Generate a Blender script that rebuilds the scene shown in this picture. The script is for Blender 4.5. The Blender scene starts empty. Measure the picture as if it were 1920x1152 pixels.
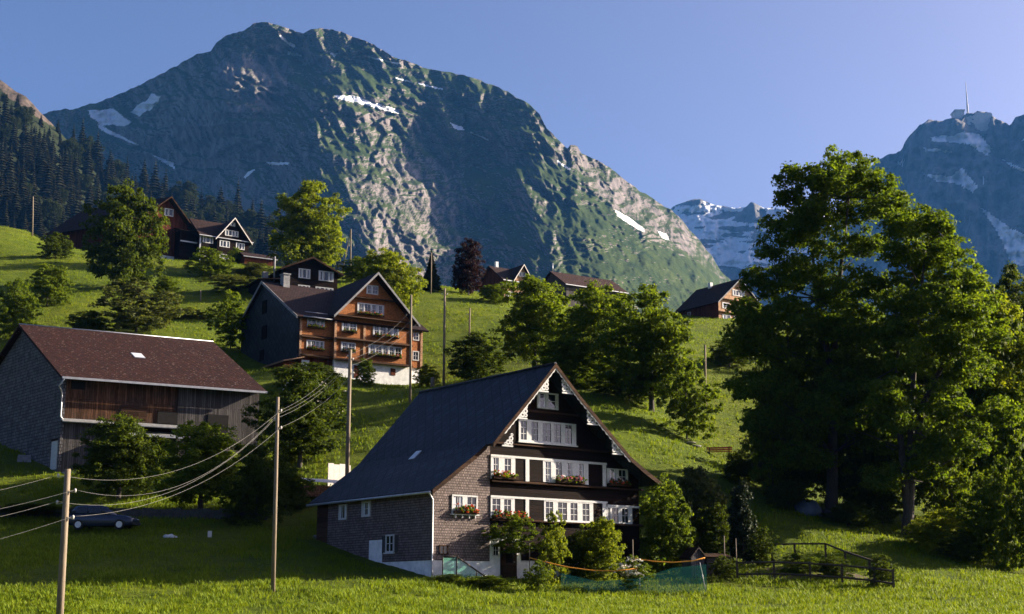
import bpy, math, random
import numpy as np
from mathutils import Vector
R = math.radians
HAZE = 2.8e-5
random.seed(7)
SC = bpy.context.scene
COL = SC.collection

# ------------------------------------------------------------------ camera
F = 2620.0; PITCH = R(11.9)            # focal length in px of a 1920 px wide frame
cam = bpy.data.cameras.new('camera'); cam.lens = 36 * F / 1920; cam.sensor_width = 36
cam.clip_start = 0.5; cam.clip_end = 30000
co = bpy.data.objects.new('camera', cam); COL.objects.link(co)
co.location = (0, 0, 0); co.rotation_euler = (R(90) + PITCH, 0, 0)
SC.camera = co

# ------------------------------------------------------------------ sky, sun, exposure
SUN_AZ, SUN_EL = 71.0, 21.0            # degrees, azimuth clockwise from the view direction
w = bpy.data.worlds.new('World'); SC.world = w; w.use_nodes = True
nt = w.node_tree; bgn = nt.nodes['Background']
sky = nt.nodes.new('ShaderNodeTexSky'); sky.sky_type = 'NISHITA'; sky.sun_disc = False
sky.sun_elevation = R(SUN_EL); sky.sun_rotation = R(SUN_AZ)
sky.altitude = 900; sky.air_density = 0.6; sky.dust_density = 8.0; sky.ozone_density = 4.2
tint = nt.nodes.new('ShaderNodeMix'); tint.data_type = 'RGBA'; tint.blend_type = 'MULTIPLY'; tint.inputs[0].default_value = 1.0; tint.inputs[7].default_value = (1.13, 0.96, 0.99, 1)
nt.links.new(sky.outputs[0], tint.inputs[6]); nt.links.new(tint.outputs[2], bgn.inputs[0]); bgn.inputs[1].default_value = 0.05
sl = bpy.data.lights.new('sun', 'SUN'); sl.energy = 4.7; sl.angle = R(0.5); sl.color = (1.0, 0.86, 0.66)
so = bpy.data.objects.new('sun', sl); COL.objects.link(so)
sdir = Vector((math.sin(R(SUN_AZ)) * math.cos(R(SUN_EL)), math.cos(R(SUN_AZ)) * math.cos(R(SUN_EL)), math.sin(R(SUN_EL))))
so.rotation_euler = sdir.to_track_quat('Z', 'Y').to_euler(); so.location = (200, 100, 300)
SC.view_settings.view_transform = 'Standard'; SC.view_settings.look = 'None'
SC.view_settings.exposure = 2.05; SC.view_settings.gamma = 1.0
SC.cycles.use_denoising = True
SC.cycles.max_bounces = 6; SC.cycles.transparent_max_bounces = 8; SC.cycles.volume_bounces = 0
SC.cycles.sample_clamp_indirect = 4.0

# ------------------------------------------------------------------ pixel <-> space, for laying things out
def ray(px, py):
    x = px - 960.0; u = 576.0 - py
    return np.array([x, F * math.cos(PITCH) - u * math.sin(PITCH), F * math.sin(PITCH) + u * math.cos(PITCH)])
def at(px, py, Y):
    d = ray(px, py); return d * (Y / d[1])
def atv(px, py, Y):
    x = px - 960.0; u = 576.0 - py
    dy = F * math.cos(PITCH) - u * math.sin(PITCH); dz = F * math.sin(PITCH) + u * math.cos(PITCH)
    k = Y / dy
    return np.stack([x * k, Y + 0 * x, dz * k], -1)
def plane_uv(px, py, P0, az):
    a = R(az); r = np.array([math.sin(a), math.cos(a)]); n = np.array([r[1], -r[0]])
    d = ray(px, py); t = (n @ P0[:2]) / (n @ d[:2]); q = d * t
    return float((q[:2] - P0[:2]) @ r), float(q[2] - P0[2])

# ------------------------------------------------------------------ numpy noise
def vnoise(x, y, seed):
    rs = np.random.RandomState(seed); T = rs.rand(256, 256)
    xi = np.floor(x).astype(int); yi = np.floor(y).astype(int); fx = x - xi; fy = y - yi
    fx = fx * fx * (3 - 2 * fx); fy = fy * fy * (3 - 2 * fy)
    a = T[xi % 256, yi % 256]; b = T[(xi + 1) % 256, yi % 256]; c = T[xi % 256, (yi + 1) % 256]; d = T[(xi + 1) % 256, (yi + 1) % 256]
    return (a * (1 - fx) + b * fx) * (1 - fy) + (c * (1 - fx) + d * fx) * fy
def fbm(x, y, seed, o=5, ridged=False, gain=0.5):
    s = 0 * x; amp = 1.0; tot = 0
    for i in range(o):
        n = vnoise(x, y, seed + i)
        if ridged: n = 1 - abs(2 * n - 1)
        s = s + amp * n; tot += amp; amp *= gain; x = x * 2.03 + 17.1; y = y * 2.03 + 5.7
    return s / tot
def tps(pts, vals, reg=0.0):
    P = np.array(pts, float); n = len(P)
    sc = P.std(0); P = P / sc
    d2 = ((P[:, None] - P[None]) ** 2).sum(-1); K = d2 * np.log(d2 + 1e-9) * 0.5
    A = np.zeros((n + 3, n + 3)); A[:n, :n] = K + reg * np.eye(n); A[:n, n] = 1; A[:n, n + 1:] = P; A[n, :n] = 1; A[n + 1:, :n] = P.T
    wv = np.linalg.solve(A, np.concatenate([vals, [0, 0, 0]]))
    def f(x, y):
        x = np.asarray(x, float) / sc[0]; y = np.asarray(y, float) / sc[1]
        s = wv[n] + wv[n + 1] * x + wv[n + 2] * y
        for i in range(n):
            q = (x - P[i, 0]) ** 2 + (y - P[i, 1]) ** 2
            s = s + wv[i] * q * np.log(q + 1e-9) * 0.5
        return s
    return f
def sstep(a, b, x):
    t = np.clip((x - a) / (b - a), 0, 1); return t * t * (3 - 2 * t)

# ------------------------------------------------------------------ materials
def mk(name):
    m = bpy.data.materials.new(name); m.use_nodes = True
    t = m.node_tree; b = t.nodes['Principled BSDF']
    return m, t, b
def nd(t, typ, **kw):
    n = t.nodes.new(typ)
    for k, v in kw.items(): setattr(n, k, v)
    return n
def c4(c): return (c[0], c[1], c[2], 1)
def coords(t, kind, scale=(1, 1, 1), rot=(0, 0, 0)):
    tc = nd(t, 'ShaderNodeTexCoord'); mp = nd(t, 'ShaderNodeMapping')
    mp.inputs['Scale'].default_value = scale; mp.inputs['Rotation'].default_value = rot
    t.links.new(tc.outputs[kind], mp.inputs[0]); return mp.outputs[0]
def noise(t, vec, s, detail=5, rough=0.6):
    n = nd(t, 'ShaderNodeTexNoise'); n.inputs['Scale'].default_value = s; n.inputs['Detail'].default_value = detail; n.inputs['Roughness'].default_value = rough
    t.links.new(vec, n.inputs['Vector']); return n.outputs['Fac']
def ramp(t, fac, stops):
    r = nd(t, 'ShaderNodeValToRGB'); e = r.color_ramp.elements
    while len(e) < len(stops): e.new(0.5)
    for i, (p, c) in enumerate(stops): e[i].position = p; e[i].color = c4(c) if len(c) == 3 else c
    t.links.new(fac, r.inputs[0]); return r.outputs[0]
def mix(t, fac, a, b, mode='MIX'):
    m = nd(t, 'ShaderNodeMix'); m.data_type = 'RGBA'; m.blend_type = mode
    for sock, v in ((m.inputs[0], fac), (m.inputs[6], a), (m.inputs[7], b)):
        if isinstance(v, (int, float)): sock.default_value = v
        elif isinstance(v, tuple): sock.default_value = c4(v)
        else: t.links.new(v, sock)
    return m.outputs[2]
def bump(t, b, h, strength=0.4, dist=0.05):
    n = nd(t, 'ShaderNodeBump'); n.inputs['Strength'].default_value = strength; n.inputs['Distance'].default_value = dist
    t.links.new(h, n.inputs['Height']); t.links.new(n.outputs[0], b.inputs['Normal'])
def plain(name, c1, c2, s=6, rough=0.8, coord='Object', scale=(1, 1, 1), bs=0.2, spec=0.3, metal=0):
    m, t, b = mk(name); v = coords(t, coord, scale); f = noise(t, v, s)
    t.links.new(ramp(t, f, [(0.3, c1), (0.7, c2)]), b.inputs['Base Color'])
    b.inputs['Roughness'].default_value = rough; b.inputs['Specular IOR Level'].default_value = spec; b.inputs['Metallic'].default_value = metal
    if bs: bump(t, b, f, bs, 0.02)
    return m
def bricky(name, c1, c2, mortar, bw, bh, ms=0.012, rot=0, off=0.5, rough=0.85, bs=0.8, weather=0.5, spec=0.25, specks=None):
    m, t, b = mk(name); v = coords(t, 'UV', (1, 1, 1), (0, 0, rot))
    br = nd(t, 'ShaderNodeTexBrick'); br.offset = off
    br.inputs['Color1'].default_value = c4(c1); br.inputs['Color2'].default_value = c4(c2); br.inputs['Mortar'].default_value = c4(mortar)
    br.inputs['Scale'].default_value = 1; br.inputs['Mortar Size'].default_value = ms; br.inputs['Brick Width'].default_value = bw; br.inputs['Row Height'].default_value = bh
    t.links.new(v, br.inputs['Vector'])
    f = noise(t, coords(t, 'UV'), 1.3, 8, 0.7)
    col = mix(t, weather, br.outputs['Color'], ramp(t, f, [(0.3, (0.45, 0.45, 0.45)), (0.7, (1.5, 1.5, 1.5))]), 'MULTIPLY')
    if specks:
        wn = nd(t, 'ShaderNodeTexWhiteNoise'); wn.noise_dimensions = '2D'
        sn = nd(t, 'ShaderNodeVectorMath'); sn.operation = 'SNAP'; t.links.new(v, sn.inputs[0]); sn.inputs[1].default_value = (bw * 0.5, bh * 0.5, 1)
        t.links.new(sn.outputs[0], wn.inputs[0])
        col = mix(t, ramp(t, wn.outputs['Value'], [(0.93, (0, 0, 0)), (0.99, (1, 1, 1))]), col, specks)
    t.links.new(col, b.inputs['Base Color'])
    b.inputs['Roughness'].default_value = rough; b.inputs['Specular IOR Level'].default_value = spec
    f2 = noise(t, coords(t, 'UV'), 14, 4)
    inv = nd(t, 'ShaderNodeMath'); inv.operation = 'SUBTRACT'; t.links.new(f2, inv.inputs[0]); t.links.new(br.outputs['Fac'], inv.inputs[1])
    bump(t, b, inv.outputs[0], bs, 0.03)
    return m
def boards(name, c1, c2, c3, vertical=True, bw=0.16, rough=0.8, bs=0.7):
    m, t, b = mk(name)
    v = coords(t, 'UV', (1, 1, 1), (0, 0, R(90) if vertical else 0))
    br = nd(t, 'ShaderNodeTexBrick'); br.offset = 0.37
    br.inputs['Color1'].default_value = (0.25, 0.25, 0.25, 1); br.inputs['Color2'].default_value = (1, 1, 1, 1); br.inputs['Mortar'].default_value = (0, 0, 0, 1)
    br.inputs['Scale'].default_value = 1; br.inputs['Mortar Size'].default_value = 0.012; br.inputs['Brick Width'].default_value = 5.5; br.inputs['Row Height'].default_value = bw
    t.links.new(v, br.inputs['Vector'])
    g = noise(t, coords(t, 'UV', (9, 0.5, 1) if vertical else (0.5, 9, 1)), 2.2, 8, 0.7)
    big = noise(t, coords(t, 'UV'), 0.45, 4)
    col = mix(t, ramp(t, big, [(0.38, (0, 0, 0)), (0.62, (1, 1, 1))]), ramp(t, g, [(0.3, c1), (0.7, c2)]), ramp(t, g, [(0.3, c1), (0.7, c3)]))
    col = mix(t, 0.75, col, br.outputs['Color'], 'MULTIPLY')
    t.links.new(col, b.inputs['Base Color']); b.inputs['Roughness'].default_value = rough; b.inputs['Specular IOR Level'].default_value = 0.06
    s = nd(t, 'ShaderNodeMath'); s.operation = 'SUBTRACT'; t.links.new(g, s.inputs[0]); t.links.new(br.outputs['Fac'], s.inputs[1])
    bump(t, b, s.outputs[0], bs, 0.03)
    return m
def leafy(name, c1, c2, tr=None, trans=0.45, spec=0.1):
    m, t, b = mk(name)
    g = nd(t, 'ShaderNodeNewGeometry'); v = coords(t, 'Object'); f = noise(t, v, 0.6, 3)
    col = mix(t, g.outputs['Random Per Island'], c1, c2)
    col = mix(t, 0.45, col, ramp(t, f, [(0.35, (0.55, 0.6, 0.6)), (0.65, (1.4, 1.3, 1.1))]), 'MULTIPLY')
    oi = nd(t, 'ShaderNodeObjectInfo')
    col = mix(t, 0.5, col, ramp(t, oi.outputs['Random'], [(0.0, (0.75, 0.8, 0.8)), (1.0, (1.2, 1.2, 1.0))]), 'MULTIPLY')
    t.links.new(col, b.inputs['Base Color']); b.inputs['Roughness'].default_value = 0.65; b.inputs['Specular IOR Level'].default_value = spec
    tl = nd(t, 'ShaderNodeBsdfTranslucent')
    t.links.new(mix(t, 1.0, col, tr or (1.6, 1.5, 0.5), 'MULTIPLY'), tl.inputs[0])
    ms = nd(t, 'ShaderNodeMixShader'); ms.inputs[0].default_value = trans
    t.links.new(b.outputs[0], ms.inputs[1]); t.links.new(tl.outputs[0], ms.inputs[2])
    t.links.new(ms.outputs[0], t.nodes['Material Output'].inputs[0])
    return m

M = {}
M['white'] = plain('white_paint', (0.42, 0.42, 0.42), (0.56, 0.56, 0.56), 9, 0.5, bs=0.1)
M['plaster'] = plain('white_plaster', (0.55, 0.55, 0.55), (0.8, 0.8, 0.79), 2.5, 0.9, bs=0.4)
M['concrete'] = plain('concrete', (0.16, 0.16, 0.165), (0.3, 0.3, 0.3), 3, 0.9, bs=0.4)
M['shingle'] = bricky('wood_shingles', (0.13, 0.098, 0.09), (0.23, 0.178, 0.165), (0.03, 0.02, 0.02), 0.11, 0.14, 0.014, bs=1.0)
M['greyshingle'] = bricky('weathered_shingles', (0.1, 0.092, 0.096), (0.19, 0.175, 0.18), (0.02, 0.02, 0.022), 0.16, 0.24, 0.02, bs=1.0, weather=0.8)
M['slate'] = bricky('slate_roof', (0.011, 0.012, 0.017), (0.027, 0.03, 0.041), (0.002, 0.005, 0.008), 0.62, 0.62, 0.05, R(45), 0.0, 0.5, 0.8, 0.8, 0.14)
M['tile'] = bricky('brown_tiles', (0.024, 0.008, 0.006), (0.046, 0.016, 0.012), (0.008, 0.003, 0.002), 0.2, 0.28, 0.03, R(45), 0.0, 0.75, 1.0, 0.6, 0.12, (0.085, 0.055, 0.045))
M['tile2'] = bricky('dark_tiles', (0.022, 0.012, 0.011), (0.042, 0.023, 0.02), (0.008, 0.005, 0.005), 0.3, 0.33, 0.03, 0, 0.5, 0.7, 1.0, 0.6, 0.1)
M['darkwood'] = boards('dark_timber', (0.006, 0.0035, 0.003), (0.014, 0.007, 0.005), (0.022, 0.009, 0.006), False, 0.22)
M['redwood'] = boards('red_timber', (0.09, 0.025, 0.015), (0.15, 0.045, 0.025), (0.12, 0.04, 0.025), True, 0.2)
M['orangewood'] = bricky('orange_shingles', (0.3, 0.105, 0.032), (0.42, 0.16, 0.046), (0.1, 0.03, 0.01), 0.14, 0.16, 0.012, bs=0.6)
M['tanwood'] = bricky('tan_shingles', (0.36, 0.2, 0.11), (0.48, 0.29, 0.17), (0.12, 0.06, 0.03), 0.2, 0.2, 0.012, bs=0.6)
M['plank'] = boards('barn_planks', (0.02, 0.012, 0.009), (0.13, 0.08, 0.058), (0.28, 0.13, 0.06), True, 0.17)
M['greyplank'] = boards('grey_planks', (0.06, 0.055, 0.055), (0.13, 0.12, 0.12), (0.16, 0.145, 0.14), True, 0.15)
M['brownboard'] = boards('brown_boards', (0.04, 0.022, 0.014), (0.085, 0.048, 0.03), (0.1, 0.052, 0.03), False, 0.3)
M['pole'] = plain('pole_wood', (0.13, 0.1, 0.07), (0.27, 0.215, 0.15), 5, 0.85, scale=(8, 8, 0.4), bs=0.4)
M['fencewood'] = plain('fence_wood', (0.035, 0.026, 0.02), (0.08, 0.06, 0.045), 6, 0.85, bs=0.4)
M['wire'] = plain('wire', (0.12, 0.115, 0.105), (0.2, 0.19, 0.17), 5, 0.5, bs=0)
M['ceramic'] = plain('ceramic', (0.4, 0.38, 0.36), (0.6, 0.58, 0.55), 5, 0.3, bs=0)
M['metal'] = plain('zinc', (0.3, 0.31, 0.33), (0.45, 0.46, 0.48), 4, 0.45, bs=0.1, metal=0.6)
M['corrug'] = plain('pale_sheet', (0.55, 0.5, 0.47), (0.72, 0.68, 0.64), 3, 0.6, bs=0.2)
M['firewood'] = plain('firewood', (0.1, 0.045, 0.022), (0.42, 0.22, 0.11), 9, 0.9, bs=1.0)
M['redpaint'] = plain('red_paint', (0.34, 0.03, 0.04), (0.46, 0.06, 0.07), 6, 0.5)
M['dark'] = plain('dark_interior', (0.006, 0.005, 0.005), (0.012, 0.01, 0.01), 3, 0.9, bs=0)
M['bark'] = plain('bark', (0.028, 0.023, 0.019), (0.075, 0.062, 0.05), 4, 0.9, scale=(4, 4, 0.8), bs=1.0)
M['rock'] = plain('stone', (0.12, 0.12, 0.12), (0.3, 0.29, 0.28), 3, 0.9, bs=0.8)
M['darkstone'] = plain('dark_stone', (0.03, 0.03, 0.03), (0.08, 0.078, 0.07), 3, 0.9, bs=0.8)
M['carpaint'] = plain('navy_paint', (0.016, 0.024, 0.05), (0.02, 0.03, 0.06), 3, 0.2, bs=0, spec=0.6)
M['rubber'] = plain('rubber', (0.01, 0.01, 0.01), (0.02, 0.02, 0.02), 9, 0.8, bs=0)
M['rim'] = plain('rim_metal', (0.5, 0.5, 0.52), (0.6, 0.6, 0.62), 5, 0.3, bs=0, metal=0.7)
M['orange'] = plain('orange_band', (0.7, 0.26, 0.02), (0.85, 0.36, 0.04), 4, 0.5, bs=0)
M['soil'] = plain('soil', (0.06, 0.04, 0.022), (0.12, 0.085, 0.05), 4, 0.95, bs=0.8)
M['bluetarp'] = plain('blue_grey_tarp', (0.05, 0.07, 0.1), (0.1, 0.13, 0.17), 2, 0.5, bs=0.5)
M['tower'] = plain('station_concrete', (0.4, 0.38, 0.37), (0.55, 0.53, 0.5), 0.1, 0.8, bs=0)
m, t, b = mk('window_glass'); b.inputs['Base Color'].default_value = (0.012, 0.016, 0.022, 1); b.inputs['Roughness'].default_value = 0.06; b.inputs['Specular IOR Level'].default_value = 0.8; M['glass'] = m
m, t, b = mk('curtain'); b.inputs['Base Color'].default_value = (0.5, 0.52, 0.56, 1); b.inputs['Roughness'].default_value = 0.15; M['curtain'] = m
m, t, b = mk('green_net'); f = noise(t, coords(t, 'UV'), 3, 4)
t.links.new(ramp(t, f, [(0.3, (0.02, 0.2, 0.13)), (0.7, (0.06, 0.36, 0.25))]), b.inputs['Base Color']); b.inputs['Roughness'].default_value = 0.6
tr = nd(t, 'ShaderNodeBsdfTransparent'); ms = nd(t, 'ShaderNodeMixShader'); ms.inputs[0].default_value = 0.48
t.links.new(b.outputs[0], ms.inputs[1]); t.links.new(tr.outputs[0], ms.inputs[2]); t.links.new(ms.outputs[0], t.nodes['Material Output'].inputs[0]); M['net'] = m
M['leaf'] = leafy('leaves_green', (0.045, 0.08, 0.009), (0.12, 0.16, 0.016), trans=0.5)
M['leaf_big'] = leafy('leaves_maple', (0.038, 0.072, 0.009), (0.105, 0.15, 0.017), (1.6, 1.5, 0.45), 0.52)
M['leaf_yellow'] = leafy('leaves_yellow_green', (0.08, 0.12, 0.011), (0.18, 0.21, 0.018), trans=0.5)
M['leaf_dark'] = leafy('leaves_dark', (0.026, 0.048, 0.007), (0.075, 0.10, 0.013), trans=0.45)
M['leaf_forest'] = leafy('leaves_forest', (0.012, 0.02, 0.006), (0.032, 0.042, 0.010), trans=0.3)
M['leaf_grey'] = leafy('leaves_grey_green', (0.045, 0.06, 0.022), (0.09, 0.105, 0.045))
M['leaf_purple'] = leafy('leaves_purple', (0.012, 0.007, 0.008), (0.03, 0.016, 0.016), (1.6, 0.8, 0.7), 0.3)
M['needle'] = leafy('needles', (0.012, 0.024, 0.012), (0.03, 0.042, 0.018), (1.4, 1.2, 0.6), 0.2)
M['needle_forest'] = leafy('forest_needles', (0.008, 0.012, 0.005), (0.03, 0.028, 0.012), (1.4, 1.1, 0.6), 0.2)
M['flower_red'] = leafy('flowers_red', (0.5, 0.03, 0.03), (0.6, 0.16, 0.06), (1.1, 0.9, 0.8), 0.3)
M['flower_pink'] = leafy('flowers_pink', (0.5, 0.08, 0.16), (0.75, 0.4, 0.45), (1.1, 0.9, 0.9), 0.3)
M['flower_white'] = leafy('flowers_white', (0.6, 0.58, 0.55), (0.8, 0.78, 0.75), (1, 1, 1), 0.3)
M['grass'] = leafy('grass_blades', (0.086, 0.146, 0.007), (0.18, 0.23, 0.015), (1.3, 1.2, 0.5), 0.45)

# meadow: several scales of green and straw
m, t, b = mk('meadow'); v = coords(t, 'Object')
n1 = noise(t, v, 0.035, 4); n2 = noise(t, v, 0.4, 6, 0.65); n3 = noise(t, coords(t, 'Object', (1, 1, 2.5)), 3.0, 8, 0.75)
c = mix(t, ramp(t, n1, [(0.38, (0, 0, 0)), (0.62, (1, 1, 1))]), ramp(t, n3, [(0.28, (0.06, 0.108, 0.005)), (0.7, (0.132, 0.178, 0.011))]), ramp(t, n3, [(0.28, (0.08, 0.118, 0.005)), (0.7, (0.165, 0.19, 0.012))]))
c = mix(t, 0.8, c, ramp(t, n2, [(0.3, (0.5, 0.6, 0.5)), (0.7, (1.35, 1.25, 1.1))]), 'MULTIPLY')
t.links.new(c, b.inputs['Base Color']); b.inputs['Roughness'].default_value = 0.9; b.inputs['Specular IOR Level'].default_value = 0.1
bump(t, b, n3, 1.0, 0.6); M['meadow'] = m

def mountain_mat(name, rock1, rock2, g1, g2, gmin, gmax, strat=1.0, nscale=1.0, snow_noise=None):
    m, t, b = mk(name); v = coords(t, 'Object')
    k = nscale
    n1 = noise(t, v, 0.012 * k, 8, 0.72); n2 = noise(t, coords(t, 'Object', (1, 1, 0.35)), 0.035 * k, 8, 0.75)
    rock = ramp(t, n2, [(0.3, rock1), (0.7, rock2)])
    gr = ramp(t, n1, [(0.35, g1), (0.65, g2)])
    g = nd(t, 'ShaderNodeNewGeometry'); sx = nd(t, 'ShaderNodeSeparateXYZ'); t.links.new(g.outputs['True Normal'], sx.inputs[0])
    a = nd(t, 'ShaderNodeAttribute'); a.attribute_name = 'grass'
    s = nd(t, 'ShaderNodeMath'); s.operation = 'ADD'; t.links.new(sx.outputs[2], s.inputs[0]); t.links.new(a.outputs['Fac'], s.inputs[1])
    s2 = nd(t, 'ShaderNodeMath'); s2.operation = 'MULTIPLY_ADD'; t.links.new(n1, s2.inputs[0]); s2.inputs[1].default_value = 1.1; t.links.new(s.outputs[0], s2.inputs[2])
    fac = nd(t, 'ShaderNodeMapRange'); fac.inputs[1].default_value = gmin; fac.inputs[2].default_value = gmax; t.links.new(s2.outputs[0], fac.inputs[0])
    col = mix(t, fac.outputs[0], rock, gr)
    a2 = nd(t, 'ShaderNodeAttribute'); a2.attribute_name = 'snow'
    s3 = nd(t, 'ShaderNodeMath'); s3.operation = 'MULTIPLY_ADD'; n4 = noise(t, v, 0.08 * k, 8, 0.75); t.links.new(n4, s3.inputs[0]); s3.inputs[1].default_value = 0.9; t.links.new(a2.outputs['Fac'], s3.inputs[2])
    sf = nd(t, 'ShaderNodeMapRange'); sf.inputs[1].default_value = 0.9; sf.inputs[2].default_value = 1.02; t.links.new(s3.outputs[0], sf.inputs[0])
    col = mix(t, sf.outputs[0], col, (0.72, 0.74, 0.78))
    t.links.new(col, b.inputs['Base Color']); b.inputs['Roughness'].default_value = 0.95; b.inputs['Specular IOR Level'].default_value = 0.05
    bump(t, b, n2, 0.6, 12.0 / k)
    return m
M['mount'] = mountain_mat('mountain_rock', (0.05, 0.046, 0.047), (0.25, 0.215, 0.21), (0.016, 0.032, 0.009), (0.044, 0.062, 0.016), 0.84, 1.16)
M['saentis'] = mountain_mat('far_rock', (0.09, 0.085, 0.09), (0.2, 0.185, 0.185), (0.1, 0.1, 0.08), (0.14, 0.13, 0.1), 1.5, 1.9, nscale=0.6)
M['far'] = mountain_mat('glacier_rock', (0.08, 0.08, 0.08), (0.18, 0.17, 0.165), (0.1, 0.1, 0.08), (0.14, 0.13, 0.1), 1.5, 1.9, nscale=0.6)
M['foresthill'] = mountain_mat('forest_floor', (0.035, 0.03, 0.027), (0.12, 0.092, 0.078), (0.012, 0.018, 0.008), (0.028, 0.034, 0.014), 0.6, 0.9, nscale=3)

# ------------------------------------------------------------------ mesh building
def tag(o, label=None, cat=None, group=None, kind=None):
    for k, v in (('label', label), ('category', cat), ('group', group), ('kind', kind)):
        if v: o[k] = v
    return o
def thing(name, label, cat, loc=(0, 0, 0), rz=0.0, group=None):
    o = bpy.data.objects.new(name, None); COL.objects.link(o); o.empty_display_size = 0.3
    o.location = tuple(float(q) for q in loc); o.rotation_euler = (0, 0, rz); tag(o, label, cat, group); return o
def link(name, me, parent=None, mat=None):
    if mat: me.materials.append(mat)
    o = bpy.data.objects.new(name, me); COL.objects.link(o); o.parent = parent; return o
def raw_mesh(name, V, Fq, nper):
    V = np.asarray(V, np.float32); Fq = np.asarray(Fq, np.int32)
    me = bpy.data.meshes.new(name); nf = len(Fq)
    me.vertices.add(len(V)); me.vertices.foreach_set('co', V.ravel())
    me.loops.add(nf * nper); me.loops.foreach_set('vertex_index', Fq.ravel())
    me.polygons.add(nf); me.polygons.foreach_set('loop_start', np.arange(0, nf * nper, nper, dtype=np.int32))
    me.update(calc_edges=True); me.validate(); return me
class MB:
    def __init__(s): s.v = []; s.f = []; s.smooth = []
    def poly(s, pts, sm=False):
        n = len(s.v); s.v += [tuple(map(float, p)) for p in pts]; s.f.append(list(range(n, n + len(pts)))); s.smooth.append(sm); return s
    def box(s, x0, x1, y0, y1, z0, z1):
        if x0 > x1: x0, x1 = x1, x0
        if y0 > y1: y0, y1 = y1, y0
        if z0 > z1: z0, z1 = z1, z0
        a = [(x0, y0, z0), (x1, y0, z0), (x1, y1, z0), (x0, y1, z0), (x0, y0, z1), (x1, y0, z1), (x1, y1, z1), (x0, y1, z1)]
        n = len(s.v); s.v += a
        for q in ((3, 2, 1, 0), (4, 5, 6, 7), (0, 1, 5, 4), (1, 2, 6, 5), (2, 3, 7, 6), (3, 0, 4, 7)): s.f.append([n + i for i in q]); s.smooth.append(False)
        return s
    def prism(s, pts, ext, fn=None):
        """pts: outline as 3D points, counter-clockwise seen from the side opposite to EXT; ext: extrusion vector"""
        n = len(s.v); k = len(pts); e = np.array(ext, float); P = [np.array(p, float) for p in pts]
        s.v += [tuple(p) for p in P] + [tuple(p + e) for p in P]
        s.f.append([n + i for i in range(k)]); s.f.append([n + k + i for i in reversed(range(k))]); s.smooth += [False, False]
        for i in range(k):
            j = (i + 1) % k; s.f.append([n + i, n + k + i, n + k + j, n + j]); s.smooth.append(False)
        return s
    def tube(s, P, r, n=8, cap=True):
        P = [Vector(p) for p in P]; rr = r if isinstance(r, (list, tuple)) else [r] * len(P)
        base = len(s.v); up = Vector((0, 0, 1))
        for i, p in enumerate(P):
            d = (P[min(i + 1, len(P) - 1)] - P[max(i - 1, 0)]).normalized()
            a = d.cross(up if abs(d.z) < 0.9 else Vector((1, 0, 0))).normalized(); b2 = d.cross(a)
            for k in range(n):
                q = 2 * math.pi * k / n; s.v.append(tuple(p + (a * math.cos(q) + b2 * math.sin(q)) * rr[i]))
        for i in range(len(P) - 1):
            for k in range(n):
                k2 = (k + 1) % n; s.f.append([base + i * n + k, base + i * n + k2, base + (i + 1) * n + k2, base + (i + 1) * n + k]); s.smooth.append(True)
        if cap:
            s.f.append([base + k for k in reversed(range(n))]); s.f.append([base + (len(P) - 1) * n + k for k in range(n)]); s.smooth += [False, False]
        return s
    def shear(s, k):
        s.v = [(x + k * y, y, z) for x, y, z in s.v]; return s
    def mesh(s, name):
        me = bpy.data.meshes.new(name); me.from_pydata(s.v, [], s.f)
        uv = me.uv_layers.new(name='UVMap'); V = s.v; out = []
        for f in s.f:
            a, b2, c2 = Vector(V[f[0]]), Vector(V[f[1]]), Vector(V[f[2]])
            nrm = (b2 - a).cross(c2 - a)
            if nrm.length < 1e-12 and len(f) > 3: nrm = (c2 - a).cross(Vector(V[f[3]]) - a)
            nrm.normalize()
            h = Vector((0, 0, 1)).cross(nrm)
            h = Vector((1, 0, 0)) if h.length < 1e-3 else h.normalized()
            sv = nrm.cross(h)
            for i in f:
                p = Vector(V[i]); out += [p.dot(h), p.dot(sv)]
        uv.data.foreach_set('uv', out)
        me.polygons.foreach_set('use_smooth', s.smooth)
        me.update(); return me
    def build(s, name, mat, parent=None): return link(name, s.mesh(name), parent, mat)

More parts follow.
